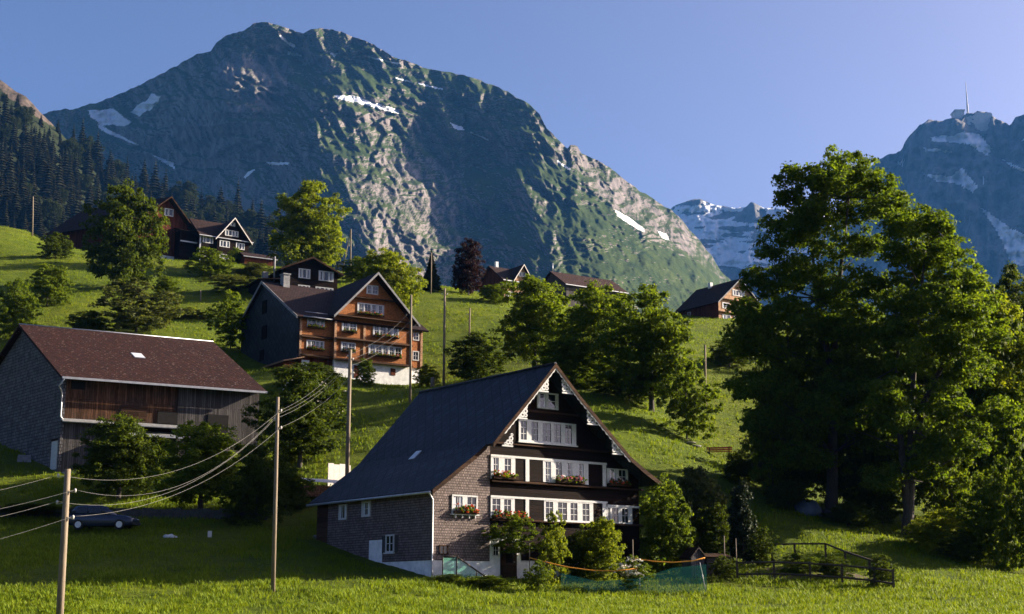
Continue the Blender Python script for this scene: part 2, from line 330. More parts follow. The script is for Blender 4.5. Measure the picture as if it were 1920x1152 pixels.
# ------------------------------------------------------------------ terrain
ANCH = [(-500, 1150, 63), (0, 1152, 63), (500, 1152, 63), (960, 1152, 63), (1500, 1150, 63), (1920, 1135, 65), (2500, 1110, 67),
        (0, 1077, 70.5), (512, 1110, 69), (700, 1098, 72), (810, 1082, 75), (1000, 1087, 79), (1210, 1087, 82), (1330, 1093, 80), (1500, 1092, 80), (1680, 1108, 76), (1900, 1084, 84),
        (-400, 1000, 82), (0, 1000, 84), (190, 1000, 84), (350, 1003, 84), (600, 1000, 87), (1300, 1010, 93), (1450, 985, 95), (1560, 962, 103), (1700, 1008, 97.5), (1900, 1070, 90), (2300, 1040, 97),
        (108, 885, 100), (-300, 880, 105), (380, 900, 101), (480, 880, 102), (650, 890, 99), (770, 755, 118), (900, 760, 117), (1150, 785, 115), (1250, 830, 113), (1350, 858, 115), (1420, 900, 111), (1900, 880, 128), (2300, 850, 133),
        (530, 692, 133), (690, 716, 139.5), (790, 721, 142), (870, 715, 139), (450, 690, 140), (1000, 700, 138), (1340, 690, 148), (1640, 680, 156), (1900, 690, 162), (2300, 680, 160),
        (0, 640, 150), (-300, 640, 152), (150, 630, 148), (250, 620, 152), (420, 640, 150), (0, 500, 200), (100, 570, 172), (300, 590, 172), (420, 510, 213), (420, 560, 185), (-250, 500, 205), (585, 560, 184), (700, 560, 182),
        (0, 428, 236), (60, 434, 236), (110, 466, 236), (170, 474, 238), (330, 490, 240), (400, 492, 240), (-250, 430, 240), (470, 498, 232), (575, 505, 218),
        (800, 549, 188), (880, 565, 183), (960, 588, 180), (1100, 596, 205), (1300, 599, 215), (1440, 600, 218), (1600, 602, 220), (1900, 605, 225), (2300, 610, 230), (1420, 640, 180), (930, 568, 258), (1100, 588, 260), (700, 520, 225),
        (1000, 640, 160), (1180, 640, 165)]
tp = [at(*a) for a in ANCH]
extra = [(0, 0, -1.7), (-40, 10, -2), (40, 10, -2), (-20, 30, -1.3), (20, 30, -1.3), (-70, 40, -1.0), (70, 40, -1.5), (0, 45, -0.9), (-84, 248, 61.8), (-74, 243, 60.6), (-110, 300, 64), (0, 300, 58), (110, 300, 56)]
tpz = np.array([p[2] for p in tp] + [e[2] for e in extra])
tpx = [(p[0], p[1]) for p in tp] + [(e[0], e[1]) for e in extra]
TERR = tps(tpx, tpz, 0.004)
def zt(X, Y):
    X = np.asarray(X, float); Y = np.asarray(Y, float)
    Xc = np.clip(X, -0.62 * np.maximum(Y, 30) - 10, 0.62 * np.maximum(Y, 30) + 10)
    z = TERR(Xc, np.clip(Y, -10, 310))
    z = z + (fbm(X * 0.11 + 40, Y * 0.11 + 40, 5, 3) - 0.5) * 0.7 * sstep(75, 120, Y)
    s = sstep(265, 470, Y)
    return z * (1 - s) - 70 * s
def gY(px, Y):
    k = 1 / 2680.0; X = (px - 960) * k * Y
    for _ in range(4):
        z = float(zt(X, Y)); f = Y * math.cos(PITCH) + z * math.sin(PITCH); X = (px - 960) * f / F
    return Vector((X, Y, float(zt(X, Y))))
def hit(px, py, y0=45, y1=300):
    d = ray(px, py); Ys = np.linspace(y0, y1, 1000); k = Ys / d[1]
    z = zt(d[0] * k, Ys); g = d[2] * k - z
    i = np.where(g < 0)[0]
    i = i[0] if len(i) else int(np.argmin(g))
    Y = Ys[i]; return Vector((d[0] * k[i], Y, float(zt(d[0] * k[i], Y))))

ys = np.concatenate([np.linspace(-60, 40, 12), np.linspace(44, 130, 190), np.linspace(131, 300, 170), np.linspace(305, 500, 40), np.geomspace(520, 9000, 24)])
xs = np.concatenate([-np.geomspace(1, 40, 26)[::-1], np.linspace(-0.95, 0.95, 300), np.geomspace(1, 40, 26)])
YY, XN = np.meshgrid(ys, xs, indexing='ij'); XX = XN * np.clip(0.42 * YY + 14, 20, 240) 
ZZ = zt(XX, YY) + (fbm(XX * 0.9, YY * 0.9, 31, 3) - 0.5) * 0.16
nr, nc = XX.shape; idx = np.arange(nr * nc).reshape(nr, nc)
q = np.stack([idx[:-1, :-1], idx[:-1, 1:], idx[1:, 1:], idx[1:, :-1]], -1).reshape(-1, 4)
me = raw_mesh('meadow', np.stack([XX, YY, ZZ], -1).reshape(-1, 3), q, 4); me.polygons.foreach_set('use_smooth', [True] * len(me.polygons))
tag(link('meadow', me, None, M['meadow']), kind='structure')

# ------------------------------------------------------------------ mountains
def inpoly(px, py, P):
    P = np.array(P, float); n = len(P); r = np.zeros(px.shape, bool); j = n - 1
    for i in range(n):
        c = ((P[i, 1] > py) != (P[j, 1] > py)) & (px < (P[j, 0] - P[i, 0]) * (py - P[i, 1]) / (P[j, 1] - P[i, 1] + 1e-9) + P[i, 0]); r ^= c; j = i
    return r
def massif(name, sil, Yb, Yt, relief, amp, mat, bottom=640, foot=1140, step=3.0, rows=230, snow=(), grass=(), seed=11, stretch=(0.012, 0.006), shearpx=0.0, tpow=0.8, jag=6, extra=None, ledge=0.0):
    sil = np.array(sil, float); x0, x1 = sil[0, 0], sil[-1, 0]
    cols = np.arange(x0, x1 + 1, step); top = np.interp(cols, sil[:, 0], sil[:, 1])
    top = top + (fbm(cols * 0.09, cols * 0, seed + 50, 4) - 0.5) * jag
    tt = np.concatenate([-np.linspace(1, 0.06, 14), np.linspace(0, 1, rows)])
    C, T = np.meshgrid(cols, tt); TOP = np.tile(top, (len(tt), 1))
    PY = np.where(T >= 0, bottom + (TOP - bottom) * T, bottom + (foot - bottom) * (-T))
    xw = C + shearpx * (PY - 300)
    det = fbm(xw * stretch[0], PY * stretch[1], seed, 6, True, 0.55) - 0.6
    det2 = fbm(xw * stretch[0] * 4.3, PY * stretch[1] * 3.0, seed + 9, 5, True, 0.6) - 0.6
    fade = np.clip(1 - T, 0, 1) ** 0.3
    Y = Yb + (Yt - Yb) * np.sign(T) * np.abs(T) ** tpow * np.where(T < 0, 0.35, 1)
    W = relief(C, np.minimum(PY, bottom + 60))
    if ledge:
        qd = (PY - 0.42 * C + (fbm(C * 0.012, PY * 0.012, seed + 31, 4) - 0.5) * 150) / 21.0; sw = qd - np.floor(qd)
        W = W + ledge * (np.minimum(sw / 0.75, (1 - sw) / 0.25) - 0.5) * (0.25 + 1.5 * np.clip(fbm(C * 0.02, PY * 0.02, seed + 33, 3) - 0.3, 0, 1)) * np.clip((bottom - PY) / 60, 0, 1)
        gl = fbm(C * 0.045 + PY * 0.01, PY * 0.012, seed + 35, 4, True, 0.6); W = W + ledge * 1.5 * np.clip(gl - 0.62, 0, 1)
        qd = (PY - 0.55 * C + (fbm(C * 0.008, PY * 0.008, seed + 37, 4) - 0.5) * 220) / 55.0; sw = qd - np.floor(qd); W = W + 1.3 * ledge * (np.minimum(sw / 0.8, (1 - sw) / 0.2) - 0.5) * np.clip((bottom - PY) / 60, 0, 1)
    Y = Y + (W - det * amp - det2 * amp * 0.42) * np.where(T < 0, 1, 1)
    P = atv(C, PY, Y)
    sn = np.zeros(C.shape, np.float32); gr = np.zeros(C.shape, np.float32)
    wob = (fbm(C * 0.07, PY * 0.07, seed + 70, 4) - 0.5) * 16
    for pl in snow: sn[inpoly(C + wob * 0.45, PY + wob * 0.45, pl)] = 0.66
    for pl, g in grass: gr[inpoly(C + wob, PY + wob, pl)] += g
    if extra: extra(C, PY, sn, gr)
    # the far side of the massif
    rid = P[-1]; back = []
    for dy, f in ((150, 0.93), (700, 0.6), (1600, 0.0)):
        bq = rid.copy(); bq[:, 1] += dy * (Yt / 3000.0); bq[:, 2] = bq[:, 2] * f; back.append(bq)
    P = np.concatenate([P, np.array(back)], 0); nb = len(back)
    sn = np.concatenate([sn, np.repeat(sn[-1:], nb, 0)], 0); gr = np.concatenate([gr, np.repeat(gr[-1:], nb, 0)], 0)
    nr, nc = P.shape[:2]; idx = np.arange(nr * nc).reshape(nr, nc)
    q = np.stack([idx[:-1, :-1], idx[:-1, 1:], idx[1:, 1:], idx[1:, :-1]], -1).reshape(-1, 4)
    me = raw_mesh(name, P.reshape(-1, 3), q, 4); me.polygons.foreach_set('use_smooth', [True] * len(me.polygons))
    for an, av in (('snow', sn), ('grass', gr)):
        a = me.attributes.new(an, 'FLOAT', 'POINT'); a.data.foreach_set('value', av.ravel())
    return tag(link(name, me, None, mat), kind='structure'), P

SIL = [(40, 235), (100, 207), (130, 205), (180, 193), (240, 170), (300, 140), (345, 115), (370, 101), (395, 95), (405, 80), (425, 68), (455, 57), (475, 45), (490, 41), (512, 43), (530, 50), (550, 56), (568, 62), (582, 55), (612, 53), (640, 60), (690, 80), (720, 95), (735, 107), (760, 112), (800, 128), (850, 137), (900, 150), (950, 172), (990, 195), (1012, 213), (1025, 240), (1050, 265), (1064, 279), (1070, 271), (1082, 273), (1090, 288), (1130, 305), (1180, 345), (1230, 377), (1258, 393), (1272, 405), (1290, 428), (1312, 452), (1335, 482), (1350, 505), (1400, 560), (1460, 640)]
RN = [(100, 210, 150), (40, 400, 250), (150, 260, 210), (240, 200, 230), (300, 150, 120), (250, 300, 300), (300, 420, 330), (400, 100, -20), (412, 150, -40), (415, 210, 0), (540, 110, 120), (545, 190, 110), (480, 60, -10), (590, 190, -60), (640, 110, 60), (720, 130, 120), (420, 300, 170), (500, 300, 60), (590, 240, -70), (610, 300, -120), (640, 380, -200), (650, 470, -230), (650, 620, -250), (700, 250, 40), (760, 300, 90), (850, 230, 170), (900, 180, 150), (870, 320, 230), (860, 420, 130), (780, 420, -40), (800, 500, -40), (860, 520, 120), (950, 420, 110), (960, 300, 130), (1010, 220, 10), (1030, 260, -40), (1030, 340, -80), (1055, 440, -160), (1085, 540, -220), (1100, 620, -250), (1110, 320, 70), (1180, 400, 110), (1200, 480, 0), (1200, 600, -80), (1270, 420, 230), (1330, 500, 250), (1400, 620, 200), (460, 460, 160), (400, 620, 200), (200, 620, 300), (1460, 640, 300)]
REL = tps([(a, b2) for a, b2, c2 in RN], np.array([c2 for a, b2, c2 in RN], float), 0.01)
SNOW = [[(165, 207), (215, 205), (250, 232), (225, 238), (170, 222)], [(245, 212), (285, 175), (300, 178), (292, 200), (262, 220)], [(175, 222), (225, 232), (190, 238)], [(178, 232), (200, 240), (262, 272), (255, 274), (190, 246)], [(285, 290), (325, 305), (328, 318), (300, 303)], [(520, 62), (555, 86), (553, 94), (526, 73)], [(540, 97), (566, 103), (565, 108), (540, 103)],
        [(624, 177), (670, 182), (748, 206), (748, 215), (690, 199), (630, 185)], [(688, 105), (750, 117), (752, 121), (690, 110)], [(740, 143), (775, 155), (775, 158), (740, 147)], [(782, 155), (832, 165), (830, 169), (788, 160)], [(840, 226), (868, 238), (872, 246), (850, 241)], [(884, 248), (918, 262), (916, 265), (884, 252)], [(1043, 300), (1071, 317), (1068, 321), (1045, 305)], [(1151, 391), (1175, 405), (1208, 428), (1210, 437), (1180, 422), (1156, 404)], [(1235, 435), (1252, 446), (1250, 450), (1236, 441)], [(452, 332), (475, 315), (478, 318), (460, 336)], [(500, 305), (545, 303), (540, 309), (505, 310)], [(616, 98), (634, 100), (626, 108)], [(1232, 432), (1250, 438), (1256, 452), (1240, 446)]]
GRASS = [([(560, 220), (600, 210), (700, 290), (740, 340), (720, 360), (640, 300)], 0.22), ([(1030, 340), (1060, 320), (1130, 370), (1180, 430), (1300, 490), (1350, 520), (1350, 620), (1050, 620), (1060, 480), (1040, 400)], 0.42), ([(100, 205), (400, 95), (400, 170), (300, 200), (180, 260), (130, 240)], 0.2), ([(600, 60), (760, 110), (1000, 205), (1000, 320), (880, 380), (830, 240), (640, 150)], 0.16), ([(120, 215), (170, 225), (260, 285), (240, 300), (130, 250)], 0.5),
         ([(640, 280), (660, 430), (720, 500), (820, 520), (880, 430), (870, 300), (760, 300)], -0.25), ([(410, 110), (540, 110), (530, 210), (415, 210)], -0.35), ([(1090, 290), (1300, 440), (1300, 480), (1200, 420), (1100, 350)], -0.2), ([(330, 220), (560, 230), (600, 330), (560, 480), (330, 340)], -0.15)]
mount, MP = massif('mountain', SIL, 1900, 2900, lambda x, y: REL(x, y) - 0.26 * (np.clip(x, 0, 1040) - 700) + 0.25 * np.maximum(x - 1040, 0), 95, M['mount'], snow=SNOW, grass=GRASS, shearpx=-0.5, stretch=(0.012, 0.0085), ledge=20.0, step=2.5, rows=290)

SIL2 = [(1560, 420), (1600, 350), (1640, 305), (1660, 290), (1690, 285), (1698, 266), (1725, 236), (1740, 225), (1795, 224), (1820, 212), (1852, 210), (1868, 220), (1893, 236), (1903, 218), (1920, 214), (1980, 190), (2080, 230), (2200, 330)]
SNOW2 = [[(1742, 256), (1785, 254), (1805, 247), (1838, 252), (1860, 278), (1850, 292), (1815, 272), (1745, 265)], [(1731, 277), (1785, 282), (1783, 287), (1735, 284)], [(1728, 326), (1780, 330), (1806, 315), (1836, 352), (1825, 364), (1800, 348), (1755, 340)], [(1834, 385), (1900, 430), (1925, 440), (1925, 500), (1895, 495), (1872, 440)], [(1880, 300), (1925, 318), (1925, 324), (1900, 318)], [(1680, 305), (1697, 297), (1694, 312), (1684, 310)], [(1840, 338), (1848, 330), (1845, 348)], [(1910, 265), (1925, 255), (1925, 264)]]
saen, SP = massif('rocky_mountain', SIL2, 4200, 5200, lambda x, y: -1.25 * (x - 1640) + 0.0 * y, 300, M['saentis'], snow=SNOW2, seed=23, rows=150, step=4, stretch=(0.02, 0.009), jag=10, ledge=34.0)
SIL3 = [(1180, 470), (1230, 420), (1262, 388), (1290, 376), (1312, 373), (1340, 384), (1382, 391), (1398, 388), (1408, 379), (1418, 382), (1432, 390), (1470, 392), (1520, 400), (1600, 420), (1700, 470)]
def far_snow(C, PY, sn, gr):
    s = fbm(C * 0.02 + PY * 0.01, PY * 0.11, 77, 5); sn += (np.clip((s - 0.33) * 7, 0, 0.65) * sstep(374, 392, PY) * (1 - sstep(490, 530, PY))).astype(np.float32)
    cone = inpoly(C, PY, [(1408, 376), (1436, 396), (1440, 420), (1372, 415), (1392, 396)]); sn[cone] = 0
    for pl in ([(1312, 376), (1350, 386), (1378, 391), (1376, 396), (1330, 388)], [(1320, 465), (1380, 475), (1420, 485), (1400, 492), (1340, 480)], [(1330, 488), (1400, 497), (1390, 503), (1335, 497)]): sn[inpoly(C, PY, pl)] = 0.62
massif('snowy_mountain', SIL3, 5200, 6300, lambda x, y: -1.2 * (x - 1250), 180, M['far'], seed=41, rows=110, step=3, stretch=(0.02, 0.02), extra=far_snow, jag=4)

# hillside that carries the spruce forest
SILF = [(-260, 60), (-120, 95), (0, 150), (12, 158), (30, 172), (48, 180), (70, 205), (98, 232), (130, 268), (200, 325), (300, 375), (420, 405), (520, 435), (600, 500), (680, 560), (760, 620)]
def bare(C, PY, sn, gr):
    gr[inpoly(C, PY, [(0, 140), (30, 165), (50, 176), (102, 225), (104, 240), (70, 222), (40, 200), (10, 180), (-5, 160)])] = -0.7
fh, FP = massif('forest_hillside', SILF, 600, 1250, lambda x, y: -0.12 * x, 26, M['foresthill'], bottom=560, foot=1150, seed=61, rows=110, step=4, stretch=(0.02, 0.012), extra=bare, jag=3, tpow=1.0)
# ------------------------------------------------------------------ foliage
def leaf_quads(C, N, size, rng, elong=1.5):
    n = len(C); N = N / (np.linalg.norm(N, axis=1, keepdims=True) + 1e-9)
    T = rng.normal(size=(n, 3)); T -= (T * N).sum(1, keepdims=True) * N; T /= np.linalg.norm(T, axis=1, keepdims=True) + 1e-9
    B = np.cross(N, T); s = size * rng.uniform(0.6, 1.35, (n, 1)); a = T * s * elong * 0.5; b2 = B * s * 0.5
    up = N * s * 0.16
    V = np.stack([C - a - up, C + b2 * 0.9 + up * 0.5, C + a - up, C - b2 * 0.9 + up * 0.5], 1).reshape(-1, 3)
    return V, np.arange(4 * n).reshape(n, 4)
def crown_cloud(lobes, nclump, nleaf, leaf, rng, cr=None, flat=0.85, inner=0.25, droop=0.0):
    """lobes: (x, y, z, rx, rz). Clumps sit on and inside the lobes, leaves on the clumps."""
    L = np.array(lobes, float); wgt = L[:, 3] * L[:, 3] + L[:, 3] * L[:, 4]; wgt /= wgt.sum()
    k = rng.choice(len(L), nclump, p=wgt); d = rng.normal(size=(nclump, 3)); d /= np.linalg.norm(d, axis=1, keepdims=True)
    d[:, 2] = np.where(d[:, 2] < -0.3, d[:, 2] * 0.6, d[:, 2])
    rad = np.where(rng.random(nclump) < inner, rng.uniform(0.15, 0.7, nclump), rng.uniform(0.78, 1.05, nclump))[:, None]
    CC = L[k, :3] + d * rad * np.stack([L[k, 3], L[k, 3], L[k, 4]], 1)
    r = (cr if cr else 0.3 * L[:, 3].mean()) * rng.uniform(0.6, 1.35, nclump)
    m = max(1, nleaf // nclump); j = np.repeat(np.arange(nclump), m)
    e = rng.normal(size=(len(j), 3)); e /= np.linalg.norm(e, axis=1, keepdims=True)
    e[:, 2] = np.where(e[:, 2] < -0.45, -e[:, 2] * 0.5, e[:, 2])
    rr = rng.random((len(j), 1)) ** 0.45
    C = CC[j] + e * rr * r[j][:, None] * np.array([1, 1, flat]); C[:, 2] -= droop * (rr[:, 0] ** 2) * r[j]
    N = e * 0.7 + np.array([0, 0, 0.3]) + rng.normal(size=e.shape) * 0.5
    V, Q = leaf_quads(C, N, leaf, rng)
    return V, Q, CC
def branches(mb, H, lobes, CC, r0, rng, lean=(0, 0), h0=0.25, n_twig=40, trunks=None):
    base = [(0, 0, -0.06 * H), (0, 0, 0.015 * H)]
    tr = trunks or [[(lean[0] * t, lean[1] * t, H * t) for t in (0.25, 0.5, 0.72, 0.9)]]
    for kx, tp_ in enumerate(tr):
        P = base + tp_; n = len(P); rr = [r0 * 1.5, r0 * 1.15] + [r0 * (1 - 0.85 * (i + 1) / (n - 2)) for i in range(n - 2)]
        mb.tube(P, rr, 9)
    TP = [Vector(p) for tq in tr for p in tq]
    for (x, y, z, rx, rz) in lobes:
        c = Vector((x, y, z)); best = min(TP, key=lambda p: (Vector((p.x, p.y, min(p.z, z))) - c).length + abs(p.z - (z - 0.5 * (c - p).length)) * 0.7)
        s = best; mid = s.lerp(c, 0.5) + Vector((rng.normal() * 0.04 * H, rng.normal() * 0.04 * H, -0.02 * H))
        rl = r0 * 0.38 * max(0.35, min(1, rx / (0.15 * H)))
        mb.tube([s, s.lerp(mid, 0.55), mid, c], [rl, rl * 0.8, rl * 0.6, rl * 0.25], 6)
        near = [Vector(q) for q in CC if (Vector(q) - c).length < rx * 1.15]
        for q in near[:max(2, n_twig // max(1, len(lobes)))]:
            a = mid.lerp(c, rng.random()); mb.tube([a, a.lerp(q, 0.5) + Vector((0, 0, -0.01 * H)), q], [rl * 0.3, rl * 0.22, rl * 0.08], 4, False)
def auto_lobes(rng, H, Rr, n, h0, peak=0.42, power=0.6):
    L = []
    for i in range(n):
        t = (i + 0.5) / n; tz = t; prof = max(0.0, 1 - abs((tz - peak) / (1.02 - peak if tz > peak else peak + 0.25)) ** 2) ** power
        az = i * 2.4 + rng.normal() * 0.4; rad = Rr * prof * rng.uniform(0.35, 0.72); rl = max(0.14 * Rr, Rr * prof * rng.uniform(0.48, 0.68))
        L.append((math.cos(az) * rad, math.sin(az) * rad, H * (h0 + (0.95 - h0) * tz), rl, rl * rng.uniform(0.8, 1.1)))
    L.append((0, 0, H * 0.9, Rr * 0.26, Rr * 0.3)); L.append((0, 0, H * (h0 + 0.42 * (1 - h0)), Rr * 0.55, Rr * 0.6))
    return L
def tree_meshes(name, seed, H, Rr, nl, h0, nclump, nleaf, leaf, lobes=None, r0=None, cr=None, peak=0.42, inner=0.25, trunks=None, flat=0.85, droop=0.0, power=0.6):
    rng = np.random.default_rng(seed); lb = lobes or auto_lobes(rng, H, Rr, nl, h0, peak, power)
    V, Q, CC = crown_cloud(lb, nclump, nleaf, leaf, rng, cr, flat, inner, droop)
    cm = raw_mesh(name + '_crown', V, Q, 4)
    mb = MB(); branches(mb, H, lb, CC, r0 or 0.022 * H, rng, h0=h0, trunks=trunks); tm = mb.mesh(name + '_trunk'); tm.materials.append(M['bark'])
    return tm, cm
def conifer_meshes(name, seed, H, Rr, nw, per, fine=1):
    rng = np.random.default_rng(seed); V = []; Q = []
    for i in range(nw):
        t = i / (nw - 1); z = H * (0.06 + 0.94 * t); L = Rr * (1 - t) ** 0.85 * rng.uniform(0.8, 1.15) + 0.02 * Rr; m = max(5, int(per * (1 - 0.55 * t)))
        for k in range(m):
            a = 2 * math.pi * (k + rng.random() * 0.8) / m; l = L * rng.uniform(0.65, 1.15); dx, dy = math.cos(a), math.sin(a); wd = l * rng.uniform(0.3, 0.45) + 0.02 * Rr
            dr = 0.32 * l + 0.04 * H * (1 - t); px, py = -dy, dx
            for f in range(fine):
                o = rng.normal(size=3) * 0.05 * l * (f > 0); l2 = l * (1 - 0.25 * f)
                n = len(V); V += [(dx * l * .06 + o[0], dy * l * .06 + o[1], z + 0.02 * H + o[2]), (dx * l2 * .6 + px * wd + o[0], dy * l2 * .6 + py * wd + o[1], z - dr * .45 - 0.2 * wd + o[2]), (dx * l2 + o[0], dy * l2 + o[1], z - dr + 0.1 * l + o[2]), (dx * l2 * .6 - px * wd + o[0], dy * l2 * .6 - py * wd + o[1], z - dr * .45 - 0.2 * wd + o[2])]
                Q.append([n, n + 1, n + 2, n + 3])
    n = len(V); V += [(0.05 * Rr, 0, H * .86), (-0.05 * Rr, .05 * Rr, H * .86), (0, 0, H * 1.04), (0, -.05 * Rr, H * .86)]; Q.append([n, n + 1, n + 2, n + 3])
    cm = raw_mesh(name + '_crown', V, Q, 4)
    mb = MB(); mb.tube([(0, 0, -0.5), (0, 0, H * 0.5), (0, 0, H * .96)], [0.018 * H, 0.011 * H, 0.002 * H], 7); tm = mb.mesh(name + '_trunk'); tm.materials.append(M['bark'])
    return tm, cm

BASE = {}
# every base is 10 m high and 8 m wide unless said otherwise
for i in range(4): BASE['broad%d' % i] = tree_meshes('broad', 100 + i, 10, 4, 16, 0.14, 560, 30000, 0.185, cr=0.62)
for i in range(2): BASE['tall%d' % i] = tree_meshes('tall', 120 + i, 10, 4, 18, 0.08, 600, 32000, 0.185, peak=0.36, cr=0.6)
for i in range(4): BASE['shrub%d' % i] = tree_meshes('shrub', 140 + i, 10, 4.3, 12, 0.03, 440, 24000, 0.21, peak=0.3, cr=0.62, r0=0.12, power=0.45)
for i in range(2): BASE['loose%d' % i] = tree_meshes('loose', 160 + i, 10, 4.3, 14, 0.06, 280, 13000, 0.23, peak=0.4, cr=0.6, r0=0.12, inner=0.1)
BASE['spruce0'] = conifer_meshes('spruce', 180, 10, 3.6, 30, 17, 2); BASE['spruce1'] = conifer_meshes('spruce', 181, 10, 3.6, 30, 17, 2)
for i in range(5): BASE['fir%d' % i] = conifer_meshes('fir', 190 + i, 10, 2.2 + 0.35 * (i % 3), 17, 12, 2)
BASE['column'] = tree_meshes('column', 200, 10, 2.0, 14, 0.03, 260, 9000, 0.3, peak=0.25, cr=0.5, r0=0.12, power=0.5, flat=1.6)
CACHE = {}
def mesh_with(me, mat):
    k = (me.name, mat)
    if k not in CACHE:
        c = me.copy(); c.materials.clear(); c.materials.append(M[mat]); CACHE[k] = c
    return CACHE[k]
def plant(name, base, pos, H, W, mat, label, cat, group=None, rz=None, W0=8.0, sink=0.0, parts=True):
    r = thing(name, label, cat, (pos[0], pos[1], pos[2] - sink), random.uniform(0, 6.28) if rz is None else rz, group)
    tm, cm = BASE[base]
    r.scale = (W / W0, W / W0, H / 10)
    tk = link('trunk' if cat == 'tree' else 'stem', tm, r); ck = link('crown' if cat == 'tree' else 'foliage', mesh_with(cm, mat), r)
    return r
def plant_px(name, base, px, py, hpx, wpx, mat, label, cat='tree', Y=None, W0=8.0, group=None, sink=0.0):
    p = gY(px, Y) if Y else hit(px, py)
    f = p.y * math.cos(PITCH) + p.z * math.sin(PITCH)
    # height measured from the pixel that was read to the top
    _, zz = 0, p.z
    base_z = at(px, py, p.y)[2]; H = hpx * f / F + (base_z - p.z if Y else 0)
    return plant(name, base, p, max(0.5, H), wpx * f / F, mat, label, cat, group, None, W0, sink)

